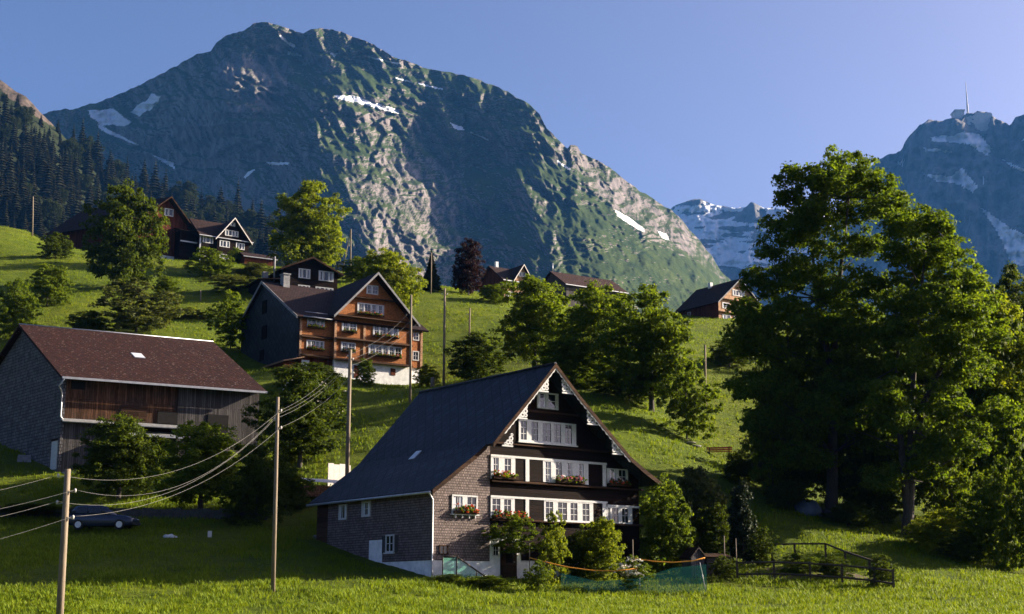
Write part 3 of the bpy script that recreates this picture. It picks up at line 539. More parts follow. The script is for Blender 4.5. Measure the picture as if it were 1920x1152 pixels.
# trees on the left and in the middle: kind, x, y of foot, height px, width px, leaves, label, category, distance
PL = [
 ('broadleaf_tree', 'tall0', 230, 560, 220, 142, 'leaf_dark', 'tall dark broadleaf tree in front of the red farmhouse', 'tree', 186),
 ('broadleaf_tree', 'tall1', 575, 500, 166, 142, 'leaf_yellow', 'tall bright green tree with two tops above the orange house', 'tree', 216),
 ('broadleaf_tree', 'broad0', 722, 568, 104, 118, 'leaf_yellow', 'round sunlit tree right behind the ridge of the orange house', 'tree', 172),
 ('broadleaf_tree', 'broad1', 672, 545, 64, 60, 'leaf', 'low green tree between the dark chalet roof and the sunlit round tree', 'tree', 200),
 ('spruce', 'spruce0', 808, 549, 84, 46, 'needle', 'dark green spruce on the crest beside a bare pole', 'tree', 190),
 ('copper_tree', 'tall1', 878, 558, 114, 62, 'leaf_purple', 'dark purple tree on the crest left of the tan gabled house', 'tree', 192),
 ('bush', 'shrub0', 920, 580, 48, 58, 'leaf', 'rounded green bush on the crest below the dark purple tree', 'bush', 186),
 ('broadleaf_tree', 'broad2', 1002, 702, 186, 150, 'leaf', 'green tree left of the two tall trees behind the slate roof', 'tree', 140),
 ('broadleaf_tree', 'tall0', 1112, 758, 226, 178, 'leaf', 'tall dark green tree rising behind the gable of the slate roof', 'tree', 129),
 ('broadleaf_tree', 'broad3', 1222, 786, 250, 172, 'leaf', 'tall green tree below the long brown barn on the crest', 'tree', 122),
 ('bush', 'loose0', 1288, 822, 152, 108, 'leaf', 'leaning green shrub at the right foot of the middle trees', 'bush', 117),
 ('bush', 'shrub0', 1055, 742, 110, 130, 'leaf', 'dense bush between the left and the tall middle tree', 'bush', 127),
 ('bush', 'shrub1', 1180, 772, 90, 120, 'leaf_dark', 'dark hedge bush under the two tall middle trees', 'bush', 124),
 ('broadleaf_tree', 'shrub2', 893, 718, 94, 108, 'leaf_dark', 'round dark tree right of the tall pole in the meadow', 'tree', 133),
 ('bush', 'shrub3', 26, 630, 112, 82, 'leaf', 'large round bush at the left edge above the barn ridge', 'bush', 150),
 ('bush', 'shrub0', 88, 588, 98, 80, 'leaf', 'oval green bush uphill of the barn, second from the left edge', 'bush', 170),
 ('bush', 'shrub1', 104, 488, 52, 56, 'leaf_dark', 'dark bush beside the left end of the red farmhouse', 'bush', 210),
 ('bush', 'shrub2', 165, 626, 42, 82, 'leaf_dark', 'low dark bush just above the brown barn ridge', 'bush', 150),
 ('bush', 'loose1', 255, 632, 108, 150, 'leaf_grey', 'loose grey green shrub right above the barn ridge', 'bush', 151),
 ('bush', 'shrub3', 395, 526, 62, 76, 'leaf', 'round clipped bush below the dark house with rows of white windows', 'bush', 205),
 ('bush', 'shrub0', 308, 562, 46, 48, 'leaf', 'small bush at the right foot of the tall dark tree', 'bush', 185),
 ('bush', 'loose0', 432, 662, 120, 92, 'leaf', 'tall shrub against the dark slate gable of the orange house', 'bush', 147),
 ('bush', 'shrub1', 476, 526, 32, 72, 'leaf_grey', 'low shrub between the small dark shed and the orange house roof', 'bush', 205),
 ('bush', 'shrub2', 441, 494, 30, 28, 'leaf', 'small bush at the right corner of the dark house with white windows', 'bush', 236),
 ('bush', 'loose1', 440, 560, 44, 96, 'leaf_grey', 'straggly hedge on the bank left of the orange house chimney', 'bush', 190),
 ('bush', 'loose0', 330, 610, 30, 110, 'leaf_grey', 'low straggly hedge on the terrace below the tall dark tree', 'bush', 165),
 ('elder_tree', 'broad1', 562, 884, 190, 168, 'leaf_dark', 'dark elder tree over the firewood pile', 'tree', 101.5),
 ('bush', 'shrub3', 575, 716, 36, 110, 'leaf_dark', 'dark shrubs in front of the garage of the orange house', 'bush', 125),
 ('bush', 'shrub0', 683, 716, 46, 36, 'leaf', 'small bush against the white plinth of the orange house', 'bush', 130.5),
 ('bush', 'shrub1', 800, 722, 38, 44, 'leaf_yellow', 'bright yellow green bush at the right corner of the orange house', 'bush', 137),
 ('fruit_tree', 'broad0', 222, 905, 128, 152, 'leaf_dark', 'dark fruit tree in front of the barn wall', 'tree', 94),
 ('fruit_tree', 'broad2', 375, 960, 170, 168, 'leaf', 'bright tipped fruit tree at the right half of the barn', 'tree', 91),
 ('bush', 'shrub2', 480, 985, 150, 120, 'leaf_dark', 'big dark bush behind the middle pole', 'bush', 88),
 ('bush', 'shrub0', 535, 985, 110, 90, 'leaf_dark', 'dark bush left of the shed end of the slate roofed house', 'bush', 92),
 ('bush', 'shrub3', 60, 990, 46, 150, 'leaf_dark', 'low dark hedge behind the parked car', 'bush', 89),
 ('bush', 'shrub1', 1368, 682, 46, 82, 'leaf_dark', 'dark bush in the meadow below the chalet beside the big tree', 'bush', 150),
 ('bush', 'shrub2', 1452, 668, 42, 66, 'leaf_dark', 'dark bush in the meadow left of the big tree trunk', 'bush', 156),
 ('broadleaf_tree', 'broad1', 1905, 700, 206, 110, 'leaf_dark', 'dark distant tree at the right edge behind the big trees', 'tree', 160),
]
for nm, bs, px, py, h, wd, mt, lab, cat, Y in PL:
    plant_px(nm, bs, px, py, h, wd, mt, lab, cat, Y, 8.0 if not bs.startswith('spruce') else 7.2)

# the big trees on the right, each with its own crown laid out lobe by lobe
def big_tree(name, foot, lobes_px, trunk_px, label, nclump, nleaf, leaf, r0, seed, spread=1.0, mat='leaf_big'):
    p = hit(*foot) if len(foot) == 2 else gY(foot[0], foot[2])
    rng = np.random.default_rng(seed); Y = p.y; L = []
    for i, (cx, cy, r) in enumerate(lobes_px):
        dy = rng.uniform(-1, 1) * spread * 3.2; q = at(cx, cy, Y + dy); rr = r * Y / 2640 * 1.1
        L.append((q[0] - p.x, q[1] - p.y, q[2] - p.z, rr, rr * 0.85))
        if rr > 1.2 and rng.random() < 0.75:
            q2 = at(cx + rng.normal() * 12, cy + rng.normal() * 12, Y - math.copysign(2.0 + 2.2 * rng.random(), dy) * spread); L.append((q2[0] - p.x, q2[1] - p.y, q2[2] - p.z, rr * 0.85, rr * 0.75))
    tr = []
    for line in trunk_px:
        tr.append([tuple(np.array(at(a, b2, Y + rng.normal() * 0.3)) - np.array(p)) for a, b2 in line])
    tm, cm = tree_meshes(name, seed, (at(foot[0], min(c[1] for c in lobes_px), Y)[2] - p.z), 5, 0, 0.2, nclump, nleaf, leaf, lobes=L, r0=r0, cr=0.62, inner=0.3, trunks=tr, droop=0.15)
    r = thing(name, label, 'tree', p); link('trunk', tm, r); link('crown', cm, r, M[mat]); return r
big_tree('maple_tree', (1560, 968), [(1600, 322, 42), (1560, 340, 40), (1640, 345, 36), (1520, 345, 36), (1484, 335, 26), (1655, 385, 42), (1590, 395, 50), (1530, 400, 42), (1478, 372, 24), (1452, 418, 26), (1490, 440, 42), (1560, 460, 46), (1625, 460, 36), (1446, 470, 26), (1505, 520, 44), (1580, 540, 50), (1640, 535, 30), (1430, 535, 40), (1470, 590, 50), (1540, 610, 56), (1610, 620, 55), (1400, 585, 30), (1420, 650, 40), (1500, 680, 50), (1580, 700, 52), (1640, 690, 45), (1390, 720, 32), (1450, 735, 40), (1530, 770, 40), (1610, 790, 40), (1420, 800, 30), (1400, 640, 40), (1445, 800, 40), (1500, 800, 45), (1590, 730, 50), (1480, 860, 38), (1530, 860, 34)],
         [[(1562, 850), (1563, 700), (1575, 520), (1592, 370)], [(1562, 850), (1556, 690), (1535, 560), (1515, 420)]], 'tallest maple tree with a broken top right of the slate roofed house', 2700, 140000, 0.17, 0.42, 301)
big_tree('maple_tree', (1702, 1008), [(1715, 425, 40), (1752, 425, 32), (1690, 470, 36), (1770, 470, 42), (1720, 510, 46), (1802, 520, 40), (1690, 560, 40), (1760, 570, 52), (1830, 570, 36), (1700, 620, 40), (1790, 630, 52), (1855, 630, 36), (1720, 690, 46), (1810, 700, 46), (1680, 740, 40), (1760, 760, 46), (1660, 640, 40), (1650, 830, 34), (1650, 760, 42), (1700, 810, 40), (1755, 830, 44), (1810, 830, 42), (1735, 880, 28), (1655, 900, 32), (1870, 780, 36)],
         [[(1708, 900), (1708, 780), (1718, 640), (1735, 470)], [(1708, 900), (1730, 760), (1790, 640), (1810, 560)], [(1702, 960), (1690, 840), (1680, 720), (1690, 560)]], 'second tall maple tree with a forked trunk at the meadow edge', 2000, 108000, 0.17, 0.38, 302)
big_tree('ash_tree', (1840, 1040, 108), [(1870, 590, 36), (1850, 650, 44), (1900, 660, 38), (1830, 720, 40), (1880, 730, 46), (1925, 720, 40), (1800, 790, 40), (1860, 800, 46), (1915, 810, 40), (1940, 760, 40)],
         [[(1845, 900), (1850, 780), (1862, 640)], [(1845, 900), (1880, 800), (1910, 700)]], 'rounded bright tree at the right edge behind the forked maple', 900, 50000, 0.17, 0.25, 303, mat='leaf_yellow')
for nm, bs, px, py, h, wd, mt, lab, Y in [
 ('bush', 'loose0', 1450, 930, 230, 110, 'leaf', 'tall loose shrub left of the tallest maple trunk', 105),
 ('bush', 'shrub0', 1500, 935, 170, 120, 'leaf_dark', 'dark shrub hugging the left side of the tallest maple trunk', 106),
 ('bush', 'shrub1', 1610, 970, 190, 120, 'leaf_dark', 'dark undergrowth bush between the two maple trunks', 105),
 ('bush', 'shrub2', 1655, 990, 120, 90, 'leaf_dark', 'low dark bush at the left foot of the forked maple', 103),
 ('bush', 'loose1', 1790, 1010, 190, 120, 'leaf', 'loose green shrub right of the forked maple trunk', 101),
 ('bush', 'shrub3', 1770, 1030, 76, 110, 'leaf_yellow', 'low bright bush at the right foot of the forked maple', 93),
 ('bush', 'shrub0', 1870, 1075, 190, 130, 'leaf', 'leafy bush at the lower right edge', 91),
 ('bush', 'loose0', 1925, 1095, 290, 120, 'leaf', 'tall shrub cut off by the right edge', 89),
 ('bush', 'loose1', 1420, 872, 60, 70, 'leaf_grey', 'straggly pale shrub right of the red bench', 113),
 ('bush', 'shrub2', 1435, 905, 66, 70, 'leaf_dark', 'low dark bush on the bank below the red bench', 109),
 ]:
    plant_px(nm, bs, px, py, h, wd, mt, lab, 'bush', Y)

for nm, bs, px, py, h, wd, mt, lab, Y in [
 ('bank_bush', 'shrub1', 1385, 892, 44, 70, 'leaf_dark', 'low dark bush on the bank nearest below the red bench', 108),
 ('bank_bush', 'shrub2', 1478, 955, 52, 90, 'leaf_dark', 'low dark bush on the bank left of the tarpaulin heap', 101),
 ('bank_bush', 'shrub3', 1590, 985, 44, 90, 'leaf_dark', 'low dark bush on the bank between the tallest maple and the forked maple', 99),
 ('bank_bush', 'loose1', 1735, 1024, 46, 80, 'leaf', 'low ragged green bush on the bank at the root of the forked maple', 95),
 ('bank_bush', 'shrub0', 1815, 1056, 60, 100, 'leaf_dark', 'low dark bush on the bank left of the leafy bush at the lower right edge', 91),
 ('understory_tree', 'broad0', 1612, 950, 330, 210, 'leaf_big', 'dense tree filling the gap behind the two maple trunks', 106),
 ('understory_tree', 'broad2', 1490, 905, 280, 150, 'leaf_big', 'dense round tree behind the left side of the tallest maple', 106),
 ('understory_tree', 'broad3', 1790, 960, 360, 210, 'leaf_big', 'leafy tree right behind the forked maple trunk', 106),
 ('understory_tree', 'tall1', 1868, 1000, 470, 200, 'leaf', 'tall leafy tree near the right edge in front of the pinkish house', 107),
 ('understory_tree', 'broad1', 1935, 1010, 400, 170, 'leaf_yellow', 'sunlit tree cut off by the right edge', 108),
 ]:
    plant_px(nm, bs, px, py, h, wd, mt, lab, 'bush' if nm == 'bank_bush' else 'tree', Y)

# garden plants round the slate roofed house
for nm, bs, px, py, h, wd, mt, lab, Y in [
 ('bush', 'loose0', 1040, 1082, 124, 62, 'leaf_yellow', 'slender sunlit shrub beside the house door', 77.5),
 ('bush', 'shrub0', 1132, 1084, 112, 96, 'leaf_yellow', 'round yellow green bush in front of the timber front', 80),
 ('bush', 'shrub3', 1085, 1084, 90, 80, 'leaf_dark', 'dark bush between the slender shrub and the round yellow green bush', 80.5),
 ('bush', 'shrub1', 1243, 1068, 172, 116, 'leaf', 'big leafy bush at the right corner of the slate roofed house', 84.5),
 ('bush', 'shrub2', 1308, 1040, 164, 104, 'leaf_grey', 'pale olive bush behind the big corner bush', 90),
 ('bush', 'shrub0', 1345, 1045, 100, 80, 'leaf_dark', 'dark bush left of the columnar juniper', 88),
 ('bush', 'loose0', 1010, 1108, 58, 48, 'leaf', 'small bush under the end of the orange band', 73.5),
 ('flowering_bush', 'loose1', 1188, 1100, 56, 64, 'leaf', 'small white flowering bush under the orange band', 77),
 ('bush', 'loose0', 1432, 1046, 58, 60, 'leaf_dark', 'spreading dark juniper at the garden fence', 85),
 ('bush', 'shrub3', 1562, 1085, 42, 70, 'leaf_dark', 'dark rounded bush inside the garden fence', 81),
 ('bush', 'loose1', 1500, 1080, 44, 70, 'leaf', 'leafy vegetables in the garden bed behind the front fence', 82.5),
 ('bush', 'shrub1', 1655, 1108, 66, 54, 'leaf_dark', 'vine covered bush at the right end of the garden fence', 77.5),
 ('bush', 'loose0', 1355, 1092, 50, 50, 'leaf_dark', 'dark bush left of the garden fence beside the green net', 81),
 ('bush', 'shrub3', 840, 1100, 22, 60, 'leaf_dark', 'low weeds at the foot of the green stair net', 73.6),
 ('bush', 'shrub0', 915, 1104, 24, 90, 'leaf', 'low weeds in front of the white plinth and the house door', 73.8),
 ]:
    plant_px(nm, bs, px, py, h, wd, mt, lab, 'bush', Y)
q = at(962, 1030, 77.3); plant('climbing_plant', 'loose1', Vector((q[0], q[1], q[2] - 0.3)), 2.1, 2.7, 'leaf', 'climbing plant arching over the brown house door', 'climber')
plant_px('juniper', 'column', 1394, 1048, 142, 62, 'needle', 'narrow columnar juniper at the back of the garden', 'bush', 86, 4.4)
fl = [o for o in COL.objects if o.name.startswith('flowering_bush')][0]
rg = np.random.default_rng(5); L2 = [(0, 0, 6, 3.4, 4)]; V, Q, _ = crown_cloud(L2, 60, 500, 0.5, rg, 0.5); link('blossom', raw_mesh('blossom', V, Q, 4), fl, M['flower_white'])
el = [o for o in COL.objects if o.name.startswith('elder_tree')][0]
L2 = [(1, -1, 6.5, 3.4, 3.0)]; V, Q, _ = crown_cloud(L2, 90, 360, 0.1, rg, 0.12); link('blossom', raw_mesh('blossom', V, Q, 4), el, M['flower_white'])

# spruce forest on the left hillside
rng = np.random.default_rng(3); cnt = 0; rows = FP.shape[0]
cand = []
for k in range(4000):
    ci = rng.integers(0, FP.shape[1]); t = rng.random() ** 0.8; ri = 14 + int(t * 108); p = FP[ri, ci]
    f = p[1] * math.cos(PITCH) + p[2] * math.sin(PITCH); px = 960 + F * p[0] / f; py = 576 - F * (-p[1] * math.sin(PITCH) + p[2] * math.cos(PITCH)) / f
    crest = np.interp(px, [-60, 0, 90, 300, 460, 560, 700], [405, 415, 430, 470, 490, 510, 540])
    if px < -50 or px > 690 or py > crest + 34: continue
    if inpoly(np.array([px]), np.array([py]), [(-10, 140), (30, 160), (60, 178), (104, 222), (104, 245), (70, 226), (40, 204), (0, 185)])[0]: continue
    if any(abs(px - a) < 13 and abs(py - b2) < 11 for a, b2, _ in cand): continue
    cand.append((px, py, p))
    if len(cand) >= 296: break
for px, py, p in cand:
    f = p[1]; H = (rng.uniform(18, 34) if px < 128 and py < np.interp(px, [0, 30, 70, 104, 128], [150, 170, 205, 235, 262]) + 62 else rng.uniform(40, 92)) * f / F; wd = H * rng.uniform(0.36, 0.52)
    fm = 'fir%d' % rng.integers(0, 5); bare_hill = px < 60 and py < 190
    if rng.random() < (0.32 if px > 150 else 0.1): me_ = mesh_with(BASE['broad%d' % rng.integers(0, 4)][1], 'leaf_forest'); sc_ = (H * 0.075, H * 0.075, H * 0.072); nm = 'forest_tree'; lab = 'rounded broadleaf tree among the spruces on the dark forested hillside'; gp = 'broadleaf trees in the hillside forest'
    else: me_ = mesh_with(BASE[fm][1], 'needle_forest'); sc_ = (wd / 4.6, wd / 4.6, H / 10); nm = 'forest_spruce'; lab = 'dark spruce in the forest on the steep left hillside'; gp = 'spruces on the forested hillside'
    o = bpy.data.objects.new(nm, me_); COL.objects.link(o); o.location = (p[0], p[1], p[2] - 0.03 * H); o.scale = sc_; o.rotation_euler = (0, 0, rng.uniform(0, 6.28)); tag(o, lab, 'tree', gp)
# ------------------------------------------------------------------ houses
class House:
    """local frame: x along the front, y into the building, z up; the empty sits at the front left corner on the ground"""
    def __init__(s, name, label, px, py, Y, az, cat='house', side_az=None):
        s.P = at(px, py, Y); s.az = az; s.root = thing(name, label, cat, s.P, R(90 - az))
        s.side = side_az if side_az is not None else az - 90
        s.k = math.tan(R(90 - (az - s.side))) if abs(az - s.side - 90) > 0.01 else 0.0
    def u(s, px, py): return plane_uv(px, py, s.P, s.az)
    def build(s, mb, name, mat, parent=None):
        if s.k: mb.shear(s.k)
        return mb.build(name, M[mat], parent or s.root)
    def fbox(s, mb, face, a0, a1, z0, z1, d0, d1):
        """box on a wall: face ('f', y) front, ('s', x) left side; d is the distance in front of the wall"""
        k, c = face
        if k == 'f': mb.box(a0, a1, c - d1, c - d0, z0, z1)
        else: mb.box(c - d1, c - d0, a0, a1, z0, z1)
    def window(s, face, a0, a1, z0, z1, panes=2, grid=(2, 3), fr=0.07, mul=0.1, frame='white', pane_spans=None, sill=False, curtain=0.0):
        m = MB(); g = MB(); cu = MB()
        s.fbox(m, face, a0, a1, z1 - fr, z1, 0, 0.07); s.fbox(m, face, a0, a1, z0, z0 + fr, 0, 0.07)
        if not pane_spans:
            wd = (a1 - a0 - 2 * fr - (panes - 1) * mul) / panes; pane_spans = [(a0 + fr + i * (wd + mul), a0 + fr + i * (wd + mul) + wd) for i in range(panes)]
        xs_ = [a0] + [q for sp in pane_spans for q in sp] + [a1]
        for i in range(0, len(xs_), 2):
            if xs_[i + 1] - xs_[i] > 0.01: s.fbox(m, face, xs_[i], xs_[i + 1], z0 + fr, z1 - fr, 0, 0.062)
        for i, (b0, b1) in enumerate(pane_spans):
            s.fbox(g, face, b0, b1, z0 + fr, z1 - fr, 0, 0.02)
            if curtain and i % 3 != 1:
                cw = (b1 - b0) * curtain; s.fbox(cu, face, b0 + 0.01, b0 + cw, z0 + fr + 0.01, z1 - fr - 0.01, 0.02, 0.024)
                s.fbox(cu, face, b1 - cw, b1 - 0.01, z0 + fr + 0.01, z1 - fr - 0.01, 0.02, 0.024)
            if grid:
                for c in range(1, grid[0]): x = b0 + (b1 - b0) * c / grid[0]; s.fbox(m, face, x - 0.014, x + 0.014, z0 + fr, z1 - fr, 0.02, 0.045)
                for r in range(1, grid[1]): z = z0 + fr + (z1 - z0 - 2 * fr) * r / grid[1]; s.fbox(m, face, b0, b1, z - 0.014, z + 0.014, 0.02, 0.043)
        if sill: s.fbox(m, face, a0 - 0.08, a1 + 0.08, z0 - 0.07, z0 - 0.003, 0, 0.14)
        wo = s.build(m, 'window', frame); s.build(g, 'pane', 'glass', wo)
        if cu.v: s.build(cu, 'curtain', 'curtain', wo)
        return wo
    def world(s, x, y, z):
        x = x + s.k * y; c, n = math.cos(R(90 - s.az)), math.sin(R(90 - s.az)); return Vector((s.P[0] + c * x - n * y, s.P[1] + n * x + c * y, s.P[2] + z))
def flower_box(h, face, a0, a1, z, label, group, flower='flower_red', n=90, leafm='leaf', hgt=0.32, d=0.14):
    k, c = face; am = (a0 + a1) / 2; p = h.world(am, c - d - 0.02, z) if k == 'f' else h.world(c - d - 0.02, am, z)
    r = thing('flower_box', label, 'flower box', p, R(90 - h.az) + (0 if k == 'f' else R(-90)), group); L = (a1 - a0)
    b2 = MB(); b2.box(-L / 2, L / 2, -0.1, 0.1, 0, 0.16); b2.build('box', M['brownboard'], r)
    rg = np.random.default_rng(int(a0 * 97 + z * 31) % 9999); lobes = [(-L / 2 + L * (i + .5) / max(2, int(L / .3)), -0.04, 0.2, 0.19, hgt * 0.62) for i in range(max(2, int(L / .3)))]
    V, Q, _ = crown_cloud(lobes, int(20 * L) + 6, int(260 * L), 0.085, rg, 0.1); link('foliage', raw_mesh('foliage', V, Q, 4), r, M[leafm])
    V, Q, _ = crown_cloud([(x, y - 0.05, zz + 0.03, a * 1.05, b3 * 1.05) for x, y, zz, a, b3 in lobes], int(12 * L) + 3, int(n * L), 0.075, rg, 0.07, inner=0.0); link('flowers', raw_mesh('flowers', V, Q, 4), r, M[flower])
    return r
def slab(mb, a, b2, c, d, th):
    """roof sheet through four points, given anticlockwise from above, TH thick downwards"""
    P = [Vector(q) for q in (a, b2, c, d)]; n = (P[1] - P[0]).cross(P[3] - P[0]).normalized() * -th
    Q = [p + n for p in P]; mb.poly(P); mb.poly(list(reversed(Q)))
    for i in range(4): j = (i + 1) % 4; mb.poly([P[i], Q[i], Q[j], P[j]])
def roof_strip(mb, prof, y0, y1, th):
    """prof: (x, z) points from the left eave over the ridge to the right eave; y0 < y1"""
    for (x0, z0), (x1, z1) in zip(prof[:-1], prof[1:]): slab(mb, (x0, y0, z0), (x1, y0, z1), (x1, y1, z1), (x0, y1, z0), th)

# --- the slate roofed house in front
H1 = House('farmhouse', 'dark timber farmhouse with a sweeping slate roof and white carved gable brackets', 810, 1080, 75, 53)
W1, D1 = 15.0, 12.6
# roof surface profile measured on the gable (x, z)
PR = [(-0.42, 4.46), (0.53, 5.14), (1.55, 5.9), (2.4, 6.5), (3.12, 7.1), (3.9, 7.98), (5.8, 10.02), (7.52, 11.94), (9.24, 10.27), (11.1, 8.65), (13.1, 6.95), (14.15, 6.3), (15.5, 5.58)]
def prz(x): return float(np.interp(x, [p[0] for p in PR], [p[1] for p in PR]))
rf = MB(); low = [p for p in PR if p[0] <= 3.13]; high = [p for p in PR if p[0] >= 3.1]
roof_strip(rf, low, -0.55, D1 + 0.3, 0.16); roof_strip(rf, high, -1.15, D1 + 0.3, 0.16)
roof1 = H1.build(rf, 'roof', 'slate')
rc = MB(); rc.tube([(7.52, -1.17, 11.94), (7.52, 5, 11.92), (7.52, D1 + 0.3, 11.94)], 0.1, 8); H1.build(rc, 'ridge_cap', 'slate', roof1)
sk = MB(); z0, z1 = prz(3.2), prz(3.62); slab(sk, (2.75, 6.2, prz(2.75) + .05), (3.3, 6.2, prz(3.3) + .05), (3.3, 6.75, prz(3.3) + .05), (2.75, 6.75, prz(2.75) + .05), 0.05); H1.build(sk, 'skylight', 'curtain', roof1)
# walls
tw = MB(); P = [(3.76, 0, 2.2), (14.75, 0, 2.2), (14.75, 0, prz(14.75) - 0.2)] + [(x, 0, prz(x) - 0.2) for x in (14.15, 13.1, 11.1, 9.24, 7.52, 5.8, 3.9, 3.76)]
tw.prism(P, (0, D1, 0)); H1.build(tw, 'timber_wall', 'darkwood')
sw = MB(); P = [(0, 0, 0.82), (3.757, 0, 0.82), (3.757, 0, prz(3.7) - 0.2)] + [(x, 0, prz(x) - 0.18) for x in (3.7, 3.12, 2.4, 1.55, 0.53, 0)]
sw.prism(P, (0, 11.2, 0)); H1.build(sw, 'shingle_wall', 'shingle')
sh = MB(); sh.box(0.02, 3.7, 11.203, D1 - 0.05, 0.5, prz(0) - 0.2); H1.build(sh, 'shed_wall', 'brownboard')
pb = MB(); pb.box(0.03, 3.76, 0.03, D1 - 0.1, -1.5, 0.817); H1.build(pb, 'plinth', 'plaster'); pb = MB(); pb.box(-0.02, -0.003, 5.0, 6.4, -1.0, 2.05); H1.build(pb, 'plaster_patch', 'plaster')
gw = MB(); gw.box(3.763, 14.72, 0.04, D1 - 0.1, -1.5, 2.197); H1.build(gw, 'ground_floor_wall', 'plaster')
gr2 = MB(); gr2.box(5.95, 14.75, 0.0, 0.038, 0.9, 2.198); H1.build(gr2, 'ground_floor_cladding', 'darkwood')
# ledges over and under the window bands
for z, x0, x1, d in ((5.22, 3.77, 15.0, 0.24), (7.32, 3.95, 13.2, 0.13), (3.12, 3.77, 14.9, 0.22), (9.3, 5.3, 10.4, 0.06)):
    ld = MB(); slab(ld, (x0, -d, z - 0.06), (x1, -d, z - 0.06), (x1, -0.001, z + 0.05), (x0, -0.001, z + 0.05), 0.05); H1.build(ld, 'ledge', 'brownboard')
bg = MB()
for (xa, za), (xb, zb) in zip(PR[:-1], PR[1:]):
    y0 = -0.56 if xb <= 3.13 else -1.16
    bg.prism([(xa, y0, za - 0.24), (xb, y0, zb - 0.24), (xb, y0, zb + 0.03), (xa, y0, za + 0.03)], (0, -0.045, 0))
H1.build(bg, 'bargeboard', 'brownboard')
wt = MB()
hp = [p for p in PR if 3.9 <= p[0] <= 13.2]
for (xa, za), (xb, zb) in zip(hp[:-1], hp[1:]):
    n = max(2, int(math.hypot(xb - xa, zb - za) / 0.34))
    for i in range(n):
        a, c = i / n, (i + 1) / n; x0_, x1_ = xa + (xb - xa) * a, xa + (xb - xa) * c; z0_, z1_ = za + (zb - za) * a - 0.24, za + (zb - za) * c - 0.24
        wt.prism([(x0_, -1.15, z0_ - 0.07), ((x0_ + x1_) / 2, -1.15, (z0_ + z1_) / 2 - 0.13), (x1_, -1.15, z1_ - 0.07), (x1_, -1.15, z1_ + 0.02), (x0_, -1.15, z0_ + 0.02)], (0, -0.03, 0))
H1.build(wt, 'scalloped_trim', 'white')
def bracket(zf, sgn, sc=1.0):
    """scrolled bracket in the corner under the rake: flat foot, open rings growing towards the middle of the gable"""
    xs_ = np.linspace(3.8, 7.4, 400) if sgn > 0 else np.linspace(13.1, 7.6, 400)
    xr = float(xs_[int(np.argmin([abs(prz(x) - 0.3 - zf) for x in xs_]))])
    m = MB(); X = lambda a: xr + sgn * a * sc; Zc = lambda c: zf + c * sc
    m.box(X(0.0), X(1.0), -1.09, -1.01, Zc(-0.07), Zc(0.04))
    for a, c, r in ((0.3, 0.14, 0.12), (0.55, 0.26, 0.2), (0.84, 0.24, 0.16), (0.82, 0.56, 0.2), (0.9, 0.84, 0.12)):
        k = 12
        for i in range(k):
            t0, t1 = 2 * math.pi * i / k, 2 * math.pi * (i + 1) / k; ri = r * 0.42
            m.prism([(X(a + r * math.cos(t0)), -1.09, Zc(c + r * math.sin(t0))), (X(a + r * math.cos(t1)), -1.09, Zc(c + r * math.sin(t1))), (X(a + ri * math.cos(t1)), -1.09, Zc(c + ri * math.sin(t1))), (X(a + ri * math.cos(t0)), -1.09, Zc(c + ri * math.sin(t0)))], (0, 0.075, 0))
    H1.build(m, 'bracket', 'white')
for z in (10.3, 8.65, 7.05): bracket(z, 1, 0.74); bracket(z + 0.05, -1, 0.8)
FR = ('f', 0.0)
def U(px, py=880): return H1.u(px, py)[0]
def spans(L, py): return [(U(a, py), U(b2, py)) for a, b2 in L]
# gable windows
H1.window(FR, 5.72, 9.9, 7.5, 8.76, pane_spans=spans([(975.5, 986.5), (995.5, 1007.5), (1016.5, 1032), (1038, 1050.5), (1059, 1071)], 812), fr=0.1, sill=True, curtain=0.0)
H1.window(FR, 7.05, 8.6, 9.48, 10.42, pane_spans=spans([(1009.5, 1022.5), (1027, 1040.5)], 752), grid=(1, 2), fr=0.08, curtain=0.25)
# upper band
def header(x0, x1, z, h=0.12):
    m = MB(); m.box(x0, x1, -0.085, -0.001, z, z + h); H1.build(m, 'window_header', 'white')
def post(a, b2, py, z0, z1):
    m = MB(); m.box(U(a, py), U(b2, py), -0.08, -0.001, z0, z1); H1.build(m, 'post', 'white')
def shutter(a, b2, py, z0, z1):
    m = MB(); m.box(U(a, py), U(b2, py), -0.04, -0.001, z0, z1); H1.build(m, 'shutter', 'darkwood')
header(3.77, 12.2, 6.52)
H1.window(FR, 3.78, U(965), 5.3, 6.517, pane_spans=spans([(923, 934), (945, 957)], 880), fr=0.05, curtain=0.2)
shutter(966, 983.5, 880, 5.3, 6.517); post(984, 991, 880, 5.27, 6.517); shutter(992, 1016.5, 880, 5.3, 6.517)
H1.window(FR, U(1017), U(1102), 5.3, 6.517, pane_spans=spans([(1020.5, 1032), (1041, 1052), (1062, 1072), (1083, 1093)], 880), fr=0.05, curtain=0.2)
shutter(1103, 1128, 880, 5.3, 6.517); post(1128.5, 1135, 880, 5.27, 6.517)
H1.window(FR, U(1137), U(1176), 5.45, 6.35, pane_spans=spans([(1142, 1153), (1159, 1172)], 885), fr=0.06, grid=(2, 2), curtain=0.25)
